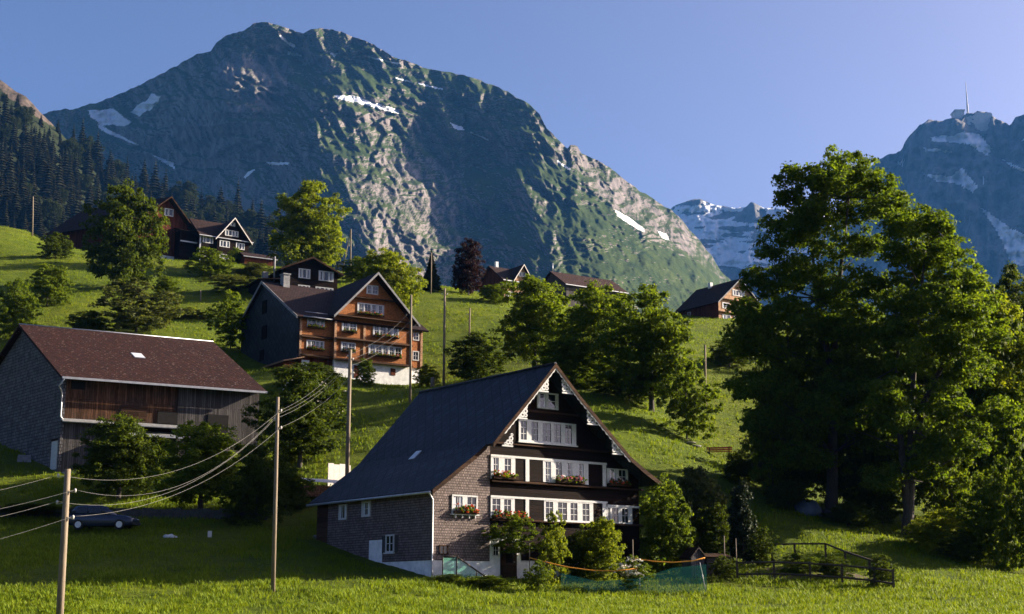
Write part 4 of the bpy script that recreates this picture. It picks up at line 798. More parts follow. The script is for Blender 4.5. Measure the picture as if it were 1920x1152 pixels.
# lower band
header(3.77, 12.2, 4.27); header(12.2, 14.7, 4.1)
H1.window(FR, 3.78, U(964, 955), 3.15, 4.267, pane_spans=spans([(922, 937), (944, 957)], 955), fr=0.05)
shutter(965, 983, 955, 3.15, 4.267); post(984, 990.5, 955, 3.15, 4.267); shutter(991, 1018, 955, 3.15, 4.267)
H1.window(FR, U(1019, 955), U(1111, 955), 3.15, 4.267, pane_spans=spans([(1022, 1036), (1045, 1062), (1068.5, 1081.5), (1091, 1104)], 955), fr=0.06, sill=True)
shutter(1112, 1128, 955, 3.15, 4.267); post(1128.5, 1135, 955, 3.15, 4.267)
H1.window(FR, U(1136, 955), U(1184, 955), 3.15, 4.097, pane_spans=spans([(1138, 1143), (1146, 1158), (1165, 1176.5)], 955), fr=0.06, grid=(2, 2))
# shingle wall and side windows
H1.window(FR, 1.2, 2.9, 3.3, 4.32, panes=2, fr=0.09, mul=0.32, grid=(2, 2), sill=True, curtain=0.3)
for x in (1.4, 1.85, 2.3, 2.7): H1.build(MB().box(x - 0.025, x + 0.025, -0.14, -0.004, 3.08, 3.226), 'sill_bracket', 'white')
H1.window(FR, 0.42, 0.98, 1.12, 1.62, panes=1, fr=0.05, grid=(2, 1), frame='brownboard')
SD = ('s', 0.0)
H1.window(SD, 6.3, 7.25, 3.4, 4.3, panes=1, fr=0.12, grid=(2, 2), curtain=0.3); H1.window(SD, 8.95, 9.85, 3.35, 4.25, panes=1, fr=0.1, grid=(2, 1), curtain=0.25)
H1.window(SD, 3.75, 4.6, 1.32, 2.3, panes=2, fr=0.08, mul=0.07, grid=(1, 2), sill=True)
for a in (4.66, 3.36): H1.build(MB().box(-0.03, -0.002, a, a + 0.34, 1.3, 2.25), 'side_shutter', 'greyplank')
dr = MB(); dr.box(4.5, 5.62, 0.0, 0.038, -0.1, 1.9); dr.box(4.62, 5.5, -0.05, -0.001, -0.05, 1.75); do = H1.build(dr, 'door', 'brownboard')
m = MB(); m.box(4.85, 5.27, -0.07, -0.051, 0.75, 1.6); H1.build(m, 'door_panel', 'darkwood', do); m = MB(); m.tube([(5.38, -0.051, 0.8), (5.38, -0.12, 0.8), (5.3, -0.12, 0.8)], 0.018, 6); H1.build(m, 'handle', 'metal', do)
H1.window(('f', 0.04), 3.95, 4.38, 1.1, 1.75, panes=1, fr=0.05, grid=(2, 2))
m = MB(); m.tube([(-0.45, -0.3, 4.3), (-0.06, -0.07, 4.0), (-0.06, -0.07, 0.2), (-0.06, -0.12, 0.0)], 0.05, 8); H1.build(m, 'downpipe', 'metal')
m = MB(); m.tube([(-0.5, -0.5, 4.34), (-0.5, D1 + 0.3, 4.34)], 0.07, 8); H1.build(m, 'gutter', 'metal')
flower_box(H1, FR, 1.28, 2.84, 3.3, 'flower box with red blooms on the shingled wall window', 'flower boxes on the farmhouse windows', n=130, hgt=0.42)
flower_box(H1, FR, 3.85, 5.55, 5.3, 'flower box with orange red blooms under the upper left timber window', 'flower boxes on the farmhouse windows', n=90, leafm='leaf_yellow', hgt=0.4)
flower_box(H1, FR, U(1040), U(1092), 5.3, 'flower box with pink blooms in the middle of the upper window band', 'flower boxes on the farmhouse windows', 'flower_pink', n=150, hgt=0.36)
flower_box(H1, FR, U(1138), U(1178), 5.32, 'flower box under the small window near the right eave', 'flower boxes on the farmhouse windows', n=50, leafm='leaf_dark', hgt=0.3)
flower_box(H1, FR, 3.85, 6.3, 3.12, 'long flower box with red blooms above the house door', 'flower boxes on the farmhouse windows', n=110, hgt=0.36)
# green stair rail with net, beside the plinth
rl = thing('stair_railing', 'green stair railing with green netting in front of the white plinth', 'railing', H1.world(0.2, -0.7, 0), R(90 - 53))
m = MB(); m.tube([(0, 0, 1.0), (0.9, 0, 1.0), (2.9, 0, -0.1)], 0.04, 6); m.build('handrail', M['fencewood'], rl)
for x, z in ((0.0, 1.0), (0.9, 1.0), (2.2, 0.3)): m = MB(); m.tube([(x, 0, -0.5), (x, 0, z)], 0.03, 6); m.build('rail_post', M['fencewood'], rl)
m = MB(); m.poly([(0, 0.02, -0.4), (2.9, 0.02, -0.4), (2.9, 0.02, -0.12), (0.9, 0.02, 0.98), (0, 0.02, 0.98)]); m.build('net', M['net'], rl)

# --- the orange house
H2 = House('chalet', 'large orange shingled chalet with cross gable and white plinth on the slope', 556, 692, 135, 58, 'house', -34)
L2_, D2 = 13.9, 14.0; RZ2, EV2, RY2 = 10.35, 5.45, 8.4
def wallprism(x0, x1, P): m = MB(); m.prism([(x0, y, z) for y, z in P], (x1 - x0, 0, 0)); return m
H2.build(wallprism(0.25, L2_, [(D2, 1.25), (0, 1.25), (0, EV2 - 0.05), (RY2, RZ2 - 0.25), (D2, 6.5)][::-1]), 'shingle_wall', 'orangewood')
H2.build(wallprism(0, 0.247, [(D2, -0.5), (0, 1.0), (0, EV2 - 0.05), (RY2, RZ2 - 0.25), (D2, 6.5)][::-1]), 'slate_gable_wall', 'slate')
m = MB(); m.prism([(3.8, -0.35, 1.25), (12.45, -0.35, 1.25), (12.45, -0.35, 5.85), (8.1, -0.35, 10.05), (3.8, -0.35, 5.85)], (0, 0.346, 0)); m.prism([(3.8, 0.3, 5.3), (12.45, 0.3, 5.3), (12.45, 0.3, 5.85), (8.1, 0.3, 10.05), (3.8, 0.3, 5.85)], (0, 7.0, 0)); H2.build(m, 'gable_wall', 'orangewood')
m = MB(); m.box(3.82, 12.43, -0.33, 6, -2, 1.247); m.box(2.0, 3.82, -0.02, 6, -2, 0.5); m.box(12.44, L2_ - 0.1, 0.2, 9, -2, 1.247); H2.build(m, 'plinth', 'plaster')
m = MB(); m.box(0.3, 3.818, -0.018, 6, 0.0, 1.247); m.box(0.3, 2.0, -0.016, 6, -2, 0); H2.build(m, 'ground_floor_boarding', 'redwood')
m = MB(); m.box(1.95, 2.95, -0.06, -0.02, -1.2, 0.52); H2.build(m, 'garage_door', 'white')
m = MB(); m.box(0.5, 1.3, -0.05, -0.02, -0.2, 0.95); H2.build(m, 'garage_window', 'curtain')
rf = MB()
pf = [(-0.55, EV2 - 0.28), (RY2, RZ2), (D2 + 0.5, 6.35)]
for (ya, za), (yb, zb) in zip(pf[:-1], pf[1:]): slab(rf, (-0.35, ya, za), (L2_ + 0.45, ya, za), (L2_ + 0.45, yb, zb), (-0.35, yb, zb), 0.18)
zr = 10.5
slab(rf, (3.35, -1.1, 5.55), (8.1, -1.1, zr), (8.1, 8.4, zr), (3.35, 0.2, 5.75), 0.16); slab(rf, (8.1, -1.1, zr), (12.95, -1.1, 5.55), (12.95, 0.2, 5.75), (8.1, 8.4, zr), 0.16)
ro2 = H2.build(rf, 'roof', 'tile2')
m = MB()
for (xa, za), (xb, zb) in (((3.3, 5.5), (8.1, 10.5)), ((8.1, 10.5), (13.0, 5.5))): m.prism([(xa, -1.1, za - 0.22), (xb, -1.1, zb - 0.22), (xb, -1.1, zb + 0.06), (xa, -1.1, za + 0.06)], (0, -0.05, 0))
for (ya, za), (yb, zb) in zip(pf[:-1], pf[1:]): m.prism([(-0.35, ya, za - 0.24), (-0.35, ya, za + 0.05), (-0.35, yb, zb + 0.05), (-0.35, yb, zb - 0.24)], (-0.05, 0, 0))
H2.build(m, 'bargeboard', 'concrete')
m = MB(); m.box(1.7, 2.4, 7.5, 8.3, 9.3, 11.2); m.box(1.62, 2.48, 7.42, 8.38, 11.2, 11.32); H2.build(m, 'chimney', 'concrete', ro2)
m = MB(); m.tube([(0.3, -0.6, 5.2), (3.4, -0.6, 5.2)], 0.07, 8); m.tube([(0.6, -0.25, 5.75), (3.0, -0.25, 5.75)], 0.04, 6); H2.build(m, 'gutter', 'metal', ro2)
for x, y in ((0.3, -0.08), (3.83, -0.5), (7.05, -0.43), (12.3, -0.43), (L2_ - 0.12, -0.08)): H2.build(MB().box(x - 0.12, x + 0.12, y, -0.002 if y > -0.3 else -0.352, 1.3, 5.2), 'corner_post', 'tanwood')
FG = ('f', -0.35); FF = ('f', 0.0)
for z, d in ((5.75, 0.6), (3.45, 0.38), (1.3, 0.42)): m = MB(); slab(m, (3.82, -0.35 - d, z - 0.12), (12.42, -0.35 - d, z - 0.12), (12.42, -0.353, z + 0.16), (3.82, -0.353, z + 0.16), 0.06); H2.build(m, 'ledge', 'brownboard')
for z, d in ((3.35, 0.3), (1.45, 0.45)): m = MB(); slab(m, (0.3, -d, z - 0.12), (3.68, -d, z - 0.12), (3.68, -0.003, z + 0.16), (0.3, -0.003, z + 0.16), 0.06); H2.build(m, 'ledge', 'brownboard')
m = MB(); slab(m, (8.1 - 2.9, -0.75, 7.75), (8.1 + 2.9, -0.75, 7.75), (8.1 + 2.6, -0.353, 7.95), (8.1 - 2.6, -0.353, 7.95), 0.05); H2.build(m, 'ledge', 'brownboard')
m = MB(); slab(m, (-1.6, -0.4, 0.7), (0.6, -0.4, 1.25), (0.6, 6, 1.25), (-1.6, 6, 0.7), 0.12); H2.build(m, 'lean_to_roof', 'tanwood'); m = MB(); m.box(-1.3, 0.0, 0.1, 5.5, -1.5, 0.72); H2.build(m, 'lean_to_wall', 'redwood')
for i, (face, a0, a1, z0, z1, n) in enumerate([(FF, 0.95, 2.85, 4.3, 5.15, 4), (FF, 0.95, 2.85, 2.1, 3.0, 4), (FG, 4.55, 6.2, 4.15, 5.15, 2), (FG, 8.0, 10.95, 4.05, 5.2, 4), (FG, 4.5, 6.1, 2.15, 3.1, 2), (FG, 7.55, 11.3, 2.05, 3.15, 5), (FG, 6.2, 9.2, 6.15, 7.3, 4), (FG, 7.15, 8.5, 8.3, 9.25, 2)]):
    H2.window(face, a0, a1, z0, z1, panes=n, grid=(2, 2), fr=0.1, mul=0.12, curtain=0.2)
    if i < 7:
        nm = ['upper left window of the orange chalet', 'lower left window of the orange chalet', 'narrow upper window beside the white post of the orange chalet', 'wide upper window of the orange chalet', 'narrow lower window beside the white post of the orange chalet', 'widest lowest window of the orange chalet', 'wide gable window of the orange chalet'][i]
        flower_box(H2, face, a0 + 0.05, a1 - 0.05, z0 - 0.1, 'flower box under the ' + nm, 'flower boxes on the orange chalet', n=26, leafm='leaf', hgt=0.3)
for z0, z1 in ((4.1, 5.0), (2.0, 3.0)): H2.window(FF, 12.75, 13.5, z0, z1, panes=1, grid=(2, 2), fr=0.1)
for b_ in ((6.0, 6.55, -0.37, -0.33, -0.4, 0.85), (10.1, 10.65, -0.37, -0.33, 0.2, 0.9)): H2.build(MB().box(*b_), 'cellar_opening', 'redwood')
for b_ in ((7.6, 8.7, 6.9, 8.3), (7.4, 8.6, 4.2, 5.6), (7.9, 8.9, 2.0, 3.1)): H2.build(MB().box(-0.06, -0.002, *b_), 'gable_opening', 'darkwood')

# --- the barn
B1 = House('barn', 'long weathered barn with a reddish brown tile roof', 108, 890, 100, 61, 'barn', -40)
LB, RYB, DB, RZB, EVB = 14.7, 8.2, 15.5, 12.15, 7.15
rf = MB(); slab(rf, (-0.45, -0.75, EVB - 0.2), (LB + 0.25, -0.75, EVB - 0.2), (LB + 0.25, RYB, RZB), (-0.45, RYB, RZB), 0.18); slab(rf, (-0.45, RYB, RZB), (LB + 0.25, RYB, RZB), (LB + 0.25, DB + 0.5, 8.3), (-0.45, DB + 0.5, 8.3), 0.18)
rb = B1.build(rf, 'roof', 'tile')
m = MB(); m.tube([(-0.45, RYB, RZB + 0.02), (LB + 0.25, RYB, RZB + 0.02)], 0.055, 8); B1.build(m, 'ridge_cap', 'metal', rb)
m = MB(); yk = 3.6; zk = EVB - 0.2 + (RZB - EVB + 0.2) * (yk + 0.75) / (RYB + 0.75); zk2 = EVB - 0.2 + (RZB - EVB + 0.2) * (yk + 1.55) / (RYB + 0.75)
slab(m, (6.6, yk, zk + 0.07), (7.4, yk, zk + 0.07), (7.4, yk + 0.8, zk2 + 0.07), (6.6, yk + 0.8, zk2 + 0.07), 0.06); B1.build(m, 'skylight', 'curtain', rb)
m = MB(); m.box(-0.45, LB + 0.25, -0.9, -0.77, EVB - 0.36, EVB - 0.2); B1.build(m, 'gutter', 'metal', rb)
m = MB(); m.tube([(-0.3, -0.85, EVB - 0.36), (-0.5, -0.5, EVB - 0.85), (-0.12, -0.12, EVB - 1.3), (-0.12, -0.12, EVB - 3.0), (0.12, -0.15, EVB - 3.3)], 0.06, 8); B1.build(m, 'downpipe', 'metal')
B1.build(wallprism(0.0, 0.2, [(DB, -2), (0.003, -2), (0.003, EVB + 0.05), (RYB, RZB - 0.22), (DB, 8.3)][::-1]), 'shingle_gable_wall', 'greyshingle')
m = MB(); m.box(0.203, 8.4, 0.0, 8, 3.95, EVB + 0.05); B1.build(m, 'plank_wall', 'plank')
m = MB(); m.box(8.403, LB, -0.06, 8, 1.2, EVB + 0.03); B1.build(m, 'grey_plank_wall', 'greyplank')
B1.build(wallprism(LB - 0.2, LB - 0.003, [(DB, -2), (8.003, -2), (8.003, EVB), (RYB, RZB - 0.22), (DB, 8.3)][::-1]), 'back_gable_wall', 'greyplank')
m = MB(); m.box(0.203, 4.2, 0.05, 6, 0.2, 3.947); B1.build(m, 'lower_plank_wall', 'greyplank')
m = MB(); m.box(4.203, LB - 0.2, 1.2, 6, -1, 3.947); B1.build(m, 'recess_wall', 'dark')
m = MB(); m.box(0.3, 5.6, -0.45, 5, -2.5, 0.197); m.box(5.603, LB - 0.3, 0.6, 5, -2.5, 0.8); B1.build(m, 'concrete_base', 'concrete')
m = MB(); slab(m, (-0.05, -0.5, 3.78), (8.4, -0.5, 3.78), (8.4, -0.003, 4.05), (-0.05, -0.003, 4.05), 0.07); slab(m, (4.2, -1.3, 3.0), (8.6, -1.3, 3.0), (8.6, 1.2, 3.6), (4.2, 1.2, 3.6), 0.06); m.box(4.2, 8.6, -1.36, -1.303, 2.9, 3.08); B1.build(m, 'canopy', 'metal')
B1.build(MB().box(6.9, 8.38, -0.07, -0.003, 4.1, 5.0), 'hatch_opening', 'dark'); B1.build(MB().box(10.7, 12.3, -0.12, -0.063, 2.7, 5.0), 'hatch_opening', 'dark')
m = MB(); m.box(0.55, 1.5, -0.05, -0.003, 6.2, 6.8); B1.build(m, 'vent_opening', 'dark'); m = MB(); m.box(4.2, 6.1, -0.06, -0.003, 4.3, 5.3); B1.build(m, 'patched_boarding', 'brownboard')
m = MB(); m.box(-0.06, -0.002, 0.25, 1.3, 0.4, 2.5); d2 = B1.build(m, 'side_door', 'white'); m = MB(); m.box(-0.09, -0.061, 0.2, 1.35, 2.45, 2.6); B1.build(m, 'door_lintel', 'brownboard', d2)

# --- the other houses up the slope
def side_gabled(h, L, D, ev, rz, roofm, wallm, ry=None, ov=0.5, endm=None):
    ry = ry or D / 2
    h.build(wallprism(0, L, [(D, -2.5), (0, -2.5), (0, ev), (ry, rz - 0.2), (D, ev)][::-1]), 'wall', wallm)
    m = MB(); s_ = (rz - ev) / ry; slab(m, (-ov, -ov, ev - s_ * ov + 0.05), (L + ov, -ov, ev - s_ * ov + 0.05), (L + ov, ry, rz + 0.05), (-ov, ry, rz + 0.05), 0.16); slab(m, (-ov, ry, rz + 0.05), (L + ov, ry, rz + 0.05), (L + ov, D + ov, ev - s_ * ov + 0.05), (-ov, D + ov, ev - s_ * ov + 0.05), 0.16)
    r = h.build(m, 'roof', roofm)
    m = MB(); m.box(-ov, L + ov, -ov - 0.12, -ov - 0.003, ev - s_ * ov - 0.12, ev - s_ * ov + 0.03); h.build(m, 'gutter', 'metal', r)
    return r
def front_gabled(h, W, D, ev, rz, roofm, wallm, ov=0.6, x0=0.0, xr=None, y0=0.0, trim='concrete', base=-2.5, suffix='', evr=None):
    xr = W / 2 if xr is None else xr; evr = ev if evr is None else evr
    m = MB(); m.prism([(x0, y0, base), (x0 + W, y0, base), (x0 + W, y0, evr), (x0 + xr, y0, rz - 0.2), (x0, y0, ev)], (0, D, 0)); h.build(m, suffix + 'wall', wallm)
    s1, s2 = (rz - ev) / xr, (rz - evr) / (W - xr); m = MB()
    roof_strip(m, [(x0 - ov, ev - s1 * ov + 0.05), (x0 + xr, rz + 0.05), (x0 + W + ov, evr - s2 * ov + 0.05)], y0 - ov, y0 + D + 0.2, 0.16); r = h.build(m, suffix + 'roof', roofm)
    m = MB()
    for (xa, za), (xb, zb) in (((x0 - ov, ev - s1 * ov), (x0 + xr, rz)), ((x0 + xr, rz), (x0 + W + ov, evr - s2 * ov))): m.prism([(xa, y0 - ov, za - 0.16), (xb, y0 - ov, zb - 0.16), (xb, y0 - ov, zb + 0.09), (xa, y0 - ov, za + 0.09)], (0, -0.06, 0))
    h.build(m, suffix + 'bargeboard', trim, r)
    return r
# red farmhouse, gable to the right of its tree
H3 = House('farmhouse', 'red brown farmhouse with a wide dark roof, half hidden by the tall dark tree', 250, 481, 238, 54, 'house', -63)
front_gabled(H3, 9.9, 18, 6.9, 11.7, 'tile2', 'redwood', 0.9, xr=5.6, trim='brownboard')
H3.window(FF, 5.2, 6.9, 8.3, 9.7, panes=2, grid=None, fr=0.15, mul=0.15, curtain=0.2)
m = MB(); m.box(5.0, 9.85, -0.05, -0.002, -1.5, 1.0); H3.build(m, 'plinth', 'plaster')
m = MB(); m.box(9.7, 9.93, -0.08, -0.003, 1.0, 5.4); H3.build(m, 'corner_post', 'concrete')
# dark house with rows of white windows
H4 = House('chalet', 'dark timber chalet with a cross gable and rows of white windows', 375, 490, 241, 55)
r4 = side_gabled(H4, 9.2, 9, 5.2, 8.8, 'tile2', 'darkwood', ov=0.6); front_gabled(H4, 5.9, 5.5, 5.0, 8.65, 'tile2', 'darkwood', 0.6, x0=2.95, y0=-0.4, suffix='gable_', trim='corrug')
FD = ('f', -0.4)
for face, a0, a1, z0, z1, n in ((FD, 4.3, 6.9, 5.3, 6.4, 4), (FD, 3.35, 5.3, 3.1, 4.3, 3), (FD, 6.5, 8.2, 3.1, 4.3, 3), (FF, 0.3, 2.3, 3.5, 4.7, 3), (FD, 5.2, 6.2, 7.2, 7.9, 1), (FD, 3.4, 5.2, 0.7, 1.8, 2), (FD, 6.3, 8.0, 0.7, 1.8, 2), (FF, 0.4, 2.2, 1.0, 2.0, 2)): H4.window(face, a0, a1, z0, z1, panes=n, grid=None, fr=0.12, mul=0.14, curtain=0.25)
m = MB(); m.box(-0.25, -0.003, -0.05, 0.2, 0, 5.0); m.box(-3.4, -0.26, 1.0, 1.2, 3.4, 3.6); H4.build(m, 'downpipe', 'metal')
m = MB(); m.box(-3.3, -0.3, 1.6, 6.5, -2, 5.6); m.box(-0.6, -0.3, 1.4, 1.597, 0, 2.0); slab(m, (-3.6, 1.1, 5.6), (0.0, 1.1, 5.6), (0.0, 6.5, 7.2), (-3.6, 6.5, 7.2), 0.15); H4.build(m, 'connecting_wing', 'darkwood')
# low dark shed
H5 = House('shed', 'small dark shed on the slope between the dark chalet and the bright tree', 458, 496, 234, 60, 'shed')
side_gabled(H5, 5.6, 4, 1.6, 2.6, 'tile2', 'redwood', ov=0.3)
# house behind the orange house
H6 = House('chalet', 'small dark chalet directly behind the ridge of the orange chalet', 530, 566, 185, 62)
front_gabled(H6, 7.8, 10, 4.75, 6.5, 'tile2', 'darkwood', 0.7, trim='brownboard')
for a0, a1, z0, z1, n in ((2.1, 3.8, 3.55, 4.9, 3), (5.0, 7.2, 3.5, 4.9, 3), (2.1, 3.8, 1.2, 2.6, 3), (4.6, 7.2, 1.2, 2.6, 4)): H6.window(FF, a0, a1, z0, z1, panes=n, grid=None, fr=0.12, mul=0.12, curtain=0.3)
m = MB(); m.box(-3.0, -0.003, 0.6, 6, -2, 2.9); slab(m, (-3.5, 0.0, 2.9), (-0.003, 0.0, 3.3), (-0.003, 6, 3.3), (-3.5, 6, 2.9), 0.14); H6.build(m, 'side_wing', 'darkwood')
m = MB(); m.box(-2.2, -1.5, 2.0, 2.7, 3.0, 4.4); m.tube([(-1.0, 1.0, 3.0), (-1.0, 1.0, 6.4)], 0.12, 6); H6.build(m, 'chimney', 'concrete')
# right: tan gabled house on the crest
H7 = House('chalet', 'tan gabled chalet on the crest right of the dark purple tree', 945, 566, 258, 55)
side_gabled(H7, 5.6, 8.5, 4.6, 7.7, 'tile2', 'redwood', ov=0.7)
m = MB(); m.box(0.02, 5.55, -0.05, -0.003, -2, 4.55); H7.build(m, 'front_cladding', 'tanwood')
front_gabled(H7, 3.7, 4.5, 4.9, 7.6, 'tile2', 'tanwood', 0.6, x0=2.2, y0=-0.3, suffix='gable_', trim='corrug')
for a0, a1, z0, z1, n, f in ((0.4, 1.9, 3.2, 4.3, 3, ('f', -0.05)), (2.5, 5.4, 3.2, 4.3, 4, ('f', -0.3)), (0.4, 1.9, 1.0, 2.1, 3, ('f', -0.05)), (2.5, 5.4, 1.0, 2.1, 4, ('f', -0.3)), (3.2, 4.8, 5.3, 6.2, 2, ('f', -0.3))): H7.window(f, a0, a1, z0, z1, panes=n, grid=None, fr=0.12, mul=0.12, curtain=0.3)
m = MB(); m.box(1.0, 1.6, 4.2, 4.8, 7.0, 8.8); H7.build(m, 'chimney', 'plaster')
# long brown barn
H8 = House('barn', 'long low barn with a reddish roof on the crest behind the middle trees', 1062, 592, 262, 57, 'barn')
side_gabled(H8, 14.2, 9.6, 6.4, 9.6, 'tile', 'greyplank', ov=0.5)
m = MB(); m.tube([(0.2, 4.8, 9.5), (0.2, 4.8, 11.3)], 0.1, 6); H8.build(m, 'flue', 'metal')
# chalet beside the big tree
H9 = House('chalet', 'dark roofed chalet with a sunlit tan gable beside the big maple', 1348, 602, 220, 55)
front_gabled(H9, 9.4, 10, 3.4, 7.5, 'tile2', 'tanwood', 0.5, xr=4.7)
m = MB(); m.box(-0.05, -0.003, 0.02, 9.9, -2.4, 3.3); H9.build(m, 'side_boarding', 'redwood')
for a0, a1, z0, z1, n in ((0.8, 2.4, 2.2, 3.2, 2), (3.0, 5.4, 2.2, 3.3, 4), (6.2, 8.6, 2.2, 3.2, 4), (3.2, 5.9, 4.6, 5.6, 4), (0.8, 2.6, 0.2, 1.2, 2), (3.3, 5.9, 0.2, 1.2, 4)): H9.window(FF, a0, a1, z0, z1, panes=n, grid=None, fr=0.12, mul=0.12, curtain=0.3)
m = MB()
for z in (1.6, 3.8): slab(m, (0.05, -0.35, z - 0.1), (9.35, -0.35, z - 0.1), (9.35, -0.004, z + 0.1), (0.05, -0.004, z + 0.1), 0.05)
H9.build(m, 'ledge', 'brownboard')
H9.window(('s', -0.05), 6.5, 7.3, 1.8, 2.6, panes=1, grid=None, fr=0.08)
m = MB(); m.box(4.0, 4.6, 6.0, 6.6, 7.0, 8.0); H9.build(m, 'chimney', 'plaster')
# house glimpsed through the trees on the right
H10 = House('house', 'pinkish house glimpsed through the leaves at the right edge', 1838, 850, 142, 60)
front_gabled(H10, 4.2, 6, 3.0, 4.6, 'tile2', 'tanwood', 0.4)
H10.window(FF, 1.2, 3.0, 1.3, 2.3, panes=2, grid=(2, 2), fr=0.1, curtain=0.2)
# ------------------------------------------------------------------ poles and wires
def pole(label, top, foot, r=0.12, Y=None, ins=(), group='wooden power poles', name='utility_pole', sunk=0.6, extra=None):
    p = gY(foot[0], Y) if Y else hit(*foot)
    q = Vector(at(top[0], top[1], p.y)); h = q - p
    o = thing(name, label, 'pole', p, 0, group)
    m = MB(); m.tube([(0, 0, -sunk), tuple(h * 0.5), tuple(h)], [r * 1.1, r, r * 0.85], 10); m.build('post', M['pole'], o)
    pts = []
    for (ix, iy) in ins:
        a = Vector(at(ix, iy, p.y)) - p; t = max(0, min(1, a.z / h.z)); b2 = h * t
        m = MB(); m.tube([tuple(b2), (a.x, a.y, b2.z - 0.05), (a.x, a.y, a.z - 0.02)], 0.018, 6); br = m.build('insulator_bracket', M['metal'], o)
        m = MB(); m.tube([(a.x, a.y, a.z - 0.06), (a.x, a.y, a.z), (a.x, a.y, a.z + 0.05), (a.x, a.y, a.z + 0.1)], [0.03, 0.05, 0.05, 0.025], 8); m.build('insulator', M['ceramic'], br)
        pts.append(p + a + Vector((0, 0, 0.05)))
    return o, p, q, pts
INS1 = [(109, 893), (141, 921), (107, 943), (137, 971)]
o, p1, q1, i1 = pole('thick near power pole at the left with four insulators', (127, 880), (110, 1178), 0.135, 55, INS1)
INS2 = [(527, 771), (519, 780), (516, 787), (527, 803)]
o, p2, q2, i2 = pole('tall middle power pole standing at the edge of the house shadow', (521, 745), (512, 1111), 0.1, None, INS2)
INS3 = [(652, 668), (662, 674), (651, 690), (663, 700)]
o, p3, q3, i3 = pole('grey power pole behind the slate roofed house, left of its eave', (657, 656), (650, 893), 0.14, 96, INS3)
pole('slim pole at the right corner of the orange chalet', (771, 553), (769, 757), 0.1)
pole('tallest bare pole in the meadow right of the orange chalet', (834, 541), (832, 726), 0.12, ins=[(829, 552), (839, 552)])
pole('short pole standing in the upper meadow between two dark bushes', (881, 578), (880, 634), 0.1, ins=[(876, 590)])
pole('lone pole in the meadow left of the big maple', (1322, 647), (1323, 765), 0.1)
o, pp, qq, _ = pole('pole with a slanting stay beside the bright tree with two tops', (658, 430), (657, 508), 0.11, 215)
m = MB(); a = Vector(at(641, 500, 215)) - pp; m.tube([tuple(qq - pp), (a.x, a.y, a.z - 1.5)], 0.07, 6); m.build('stay', M['pole'], o)
pole('pole on the upper left meadow in front of the forest', (62, 369), (61, 421), 0.11, 232)
pole('thin pole in front of the dark green spruce', (809, 474), (808, 550), 0.08, 187)
pole('small white marker post on the terrace under the clipped bush', (376, 545), (376, 560), 0.08, 183, name='marker_post', group='posts')
pole('stubby dark post at the right corner of the orange chalet garden', (811, 708), (811, 722), 0.2, 134, name='garden_post', group='posts')
def wire(label, A, B, sag, group, r=0.0055):
    A, B = Vector(A), Vector(B); P = []
    for i in range(25): t = i / 24; q = A.lerp(B, t); q.z -= sag * 4 * t * (1 - t); P.append(tuple(q - A))
    m = MB(); m.tube(P, r, 5); o = m.build('power_cable', M['wire']); o.location = A; tag(o, label, 'cable', group)
names = ['top', 'second', 'third', 'lowest']
for k, (yy, sg) in enumerate(((915, 0.12), (946, 0.12), (966, 0.1), (1003, 0.1))):
    wire('%s cable running off the left edge from the near pole' % names[k], i1[k], at(-160, yy + (yy - i1[k].z * 0 - (893, 921, 943, 971)[k]) * 1.45, 50), sg, 'power cables left of the near pole')
for k, sg in enumerate((1.35, 1.55, 1.5, 1.0)):
    wire('%s cable sagging between the near pole and the middle pole' % names[k], i1[k], i2[k], sg, 'power cables between near and middle pole')
    wire('%s cable from the middle pole up to the grey pole' % names[k], i2[k], i3[k], 0.45, 'power cables between middle and grey pole', 0.006)
for k in range(3):
    e = H2.world(11.6 + 0.5 * k, -1.0, 6.6 - 0.5 * k)
    wire('%s service cable from the grey pole to the gable of the orange chalet' % ['upper', 'middle', 'lower'][k], i3[k], e, 0.5, 'service cables to the orange chalet', 0.007)

# ------------------------------------------------------------------ parked car
cp = gY(192, 84.6); car = thing('parked_car', 'dark navy hatchback parked below the barn behind the near pole', 'car', (cp.x, cp.y, cp.z + 0.05), R(-3))
def loft(secs, name, mat, parent):
    """secs: list of (x, outline of (y, z)), all outlines the same length"""
    n = len(secs[0][1]); V = [(x, y, z) for x, o_ in secs for y, z in o_]; Q = []
    mb = MB(); mb.v = V
    for i in range(len(secs) - 1):
        for k in range(n): mb.f.append([i * n + k, i * n + (k + 1) % n, (i + 1) * n + (k + 1) % n, (i + 1) * n + k]); mb.smooth.append(True)
    mb.f.append(list(range(n))[::-1]); mb.f.append([(len(secs) - 1) * n + k for k in range(n)]); mb.smooth += [False, False]
    return mb.build(name, M[mat], parent)
def sect(w_, z0, z1, t=0.1): return [(-w_ + .06, z0), (-w_, z0 + t), (-w_, z1 - t), (-w_ + t * .9, z1), (w_ - t * .9, z1), (w_, z1 - t), (w_, z0 + t), (w_ - .06, z0)]
loft([(-1.98, sect(.74, .42, .78)), (-1.9, sect(.79, .3, .9)), (-1.4, sect(.83, .22, .94)), (-.2, sect(.84, .2, .92)), (.9, sect(.83, .2, .9)), (1.6, sect(.8, .22, .82)), (1.95, sect(.74, .28, .7)), (2.03, sect(.68, .36, .58))], 'body', 'carpaint', car)
def cab(w0, w1, z0, z1): return [(-w0, z0), (-w1, z1), (-w1 + .08, z1 + .04), (w1 - .08, z1 + .04), (w1, z1), (w0, z0)]
loft([(-1.86, cab(.76, .74, .88, .9)), (-1.5, cab(.78, .62, .9, 1.36)), (-.9, cab(.78, .63, .9, 1.41)), (-.1, cab(.78, .63, .89, 1.4)), (.35, cab(.78, .62, .88, 1.33)), (1.05, cab(.77, .74, .86, .88))], 'cabin', 'carpaint', car)
m = MB()
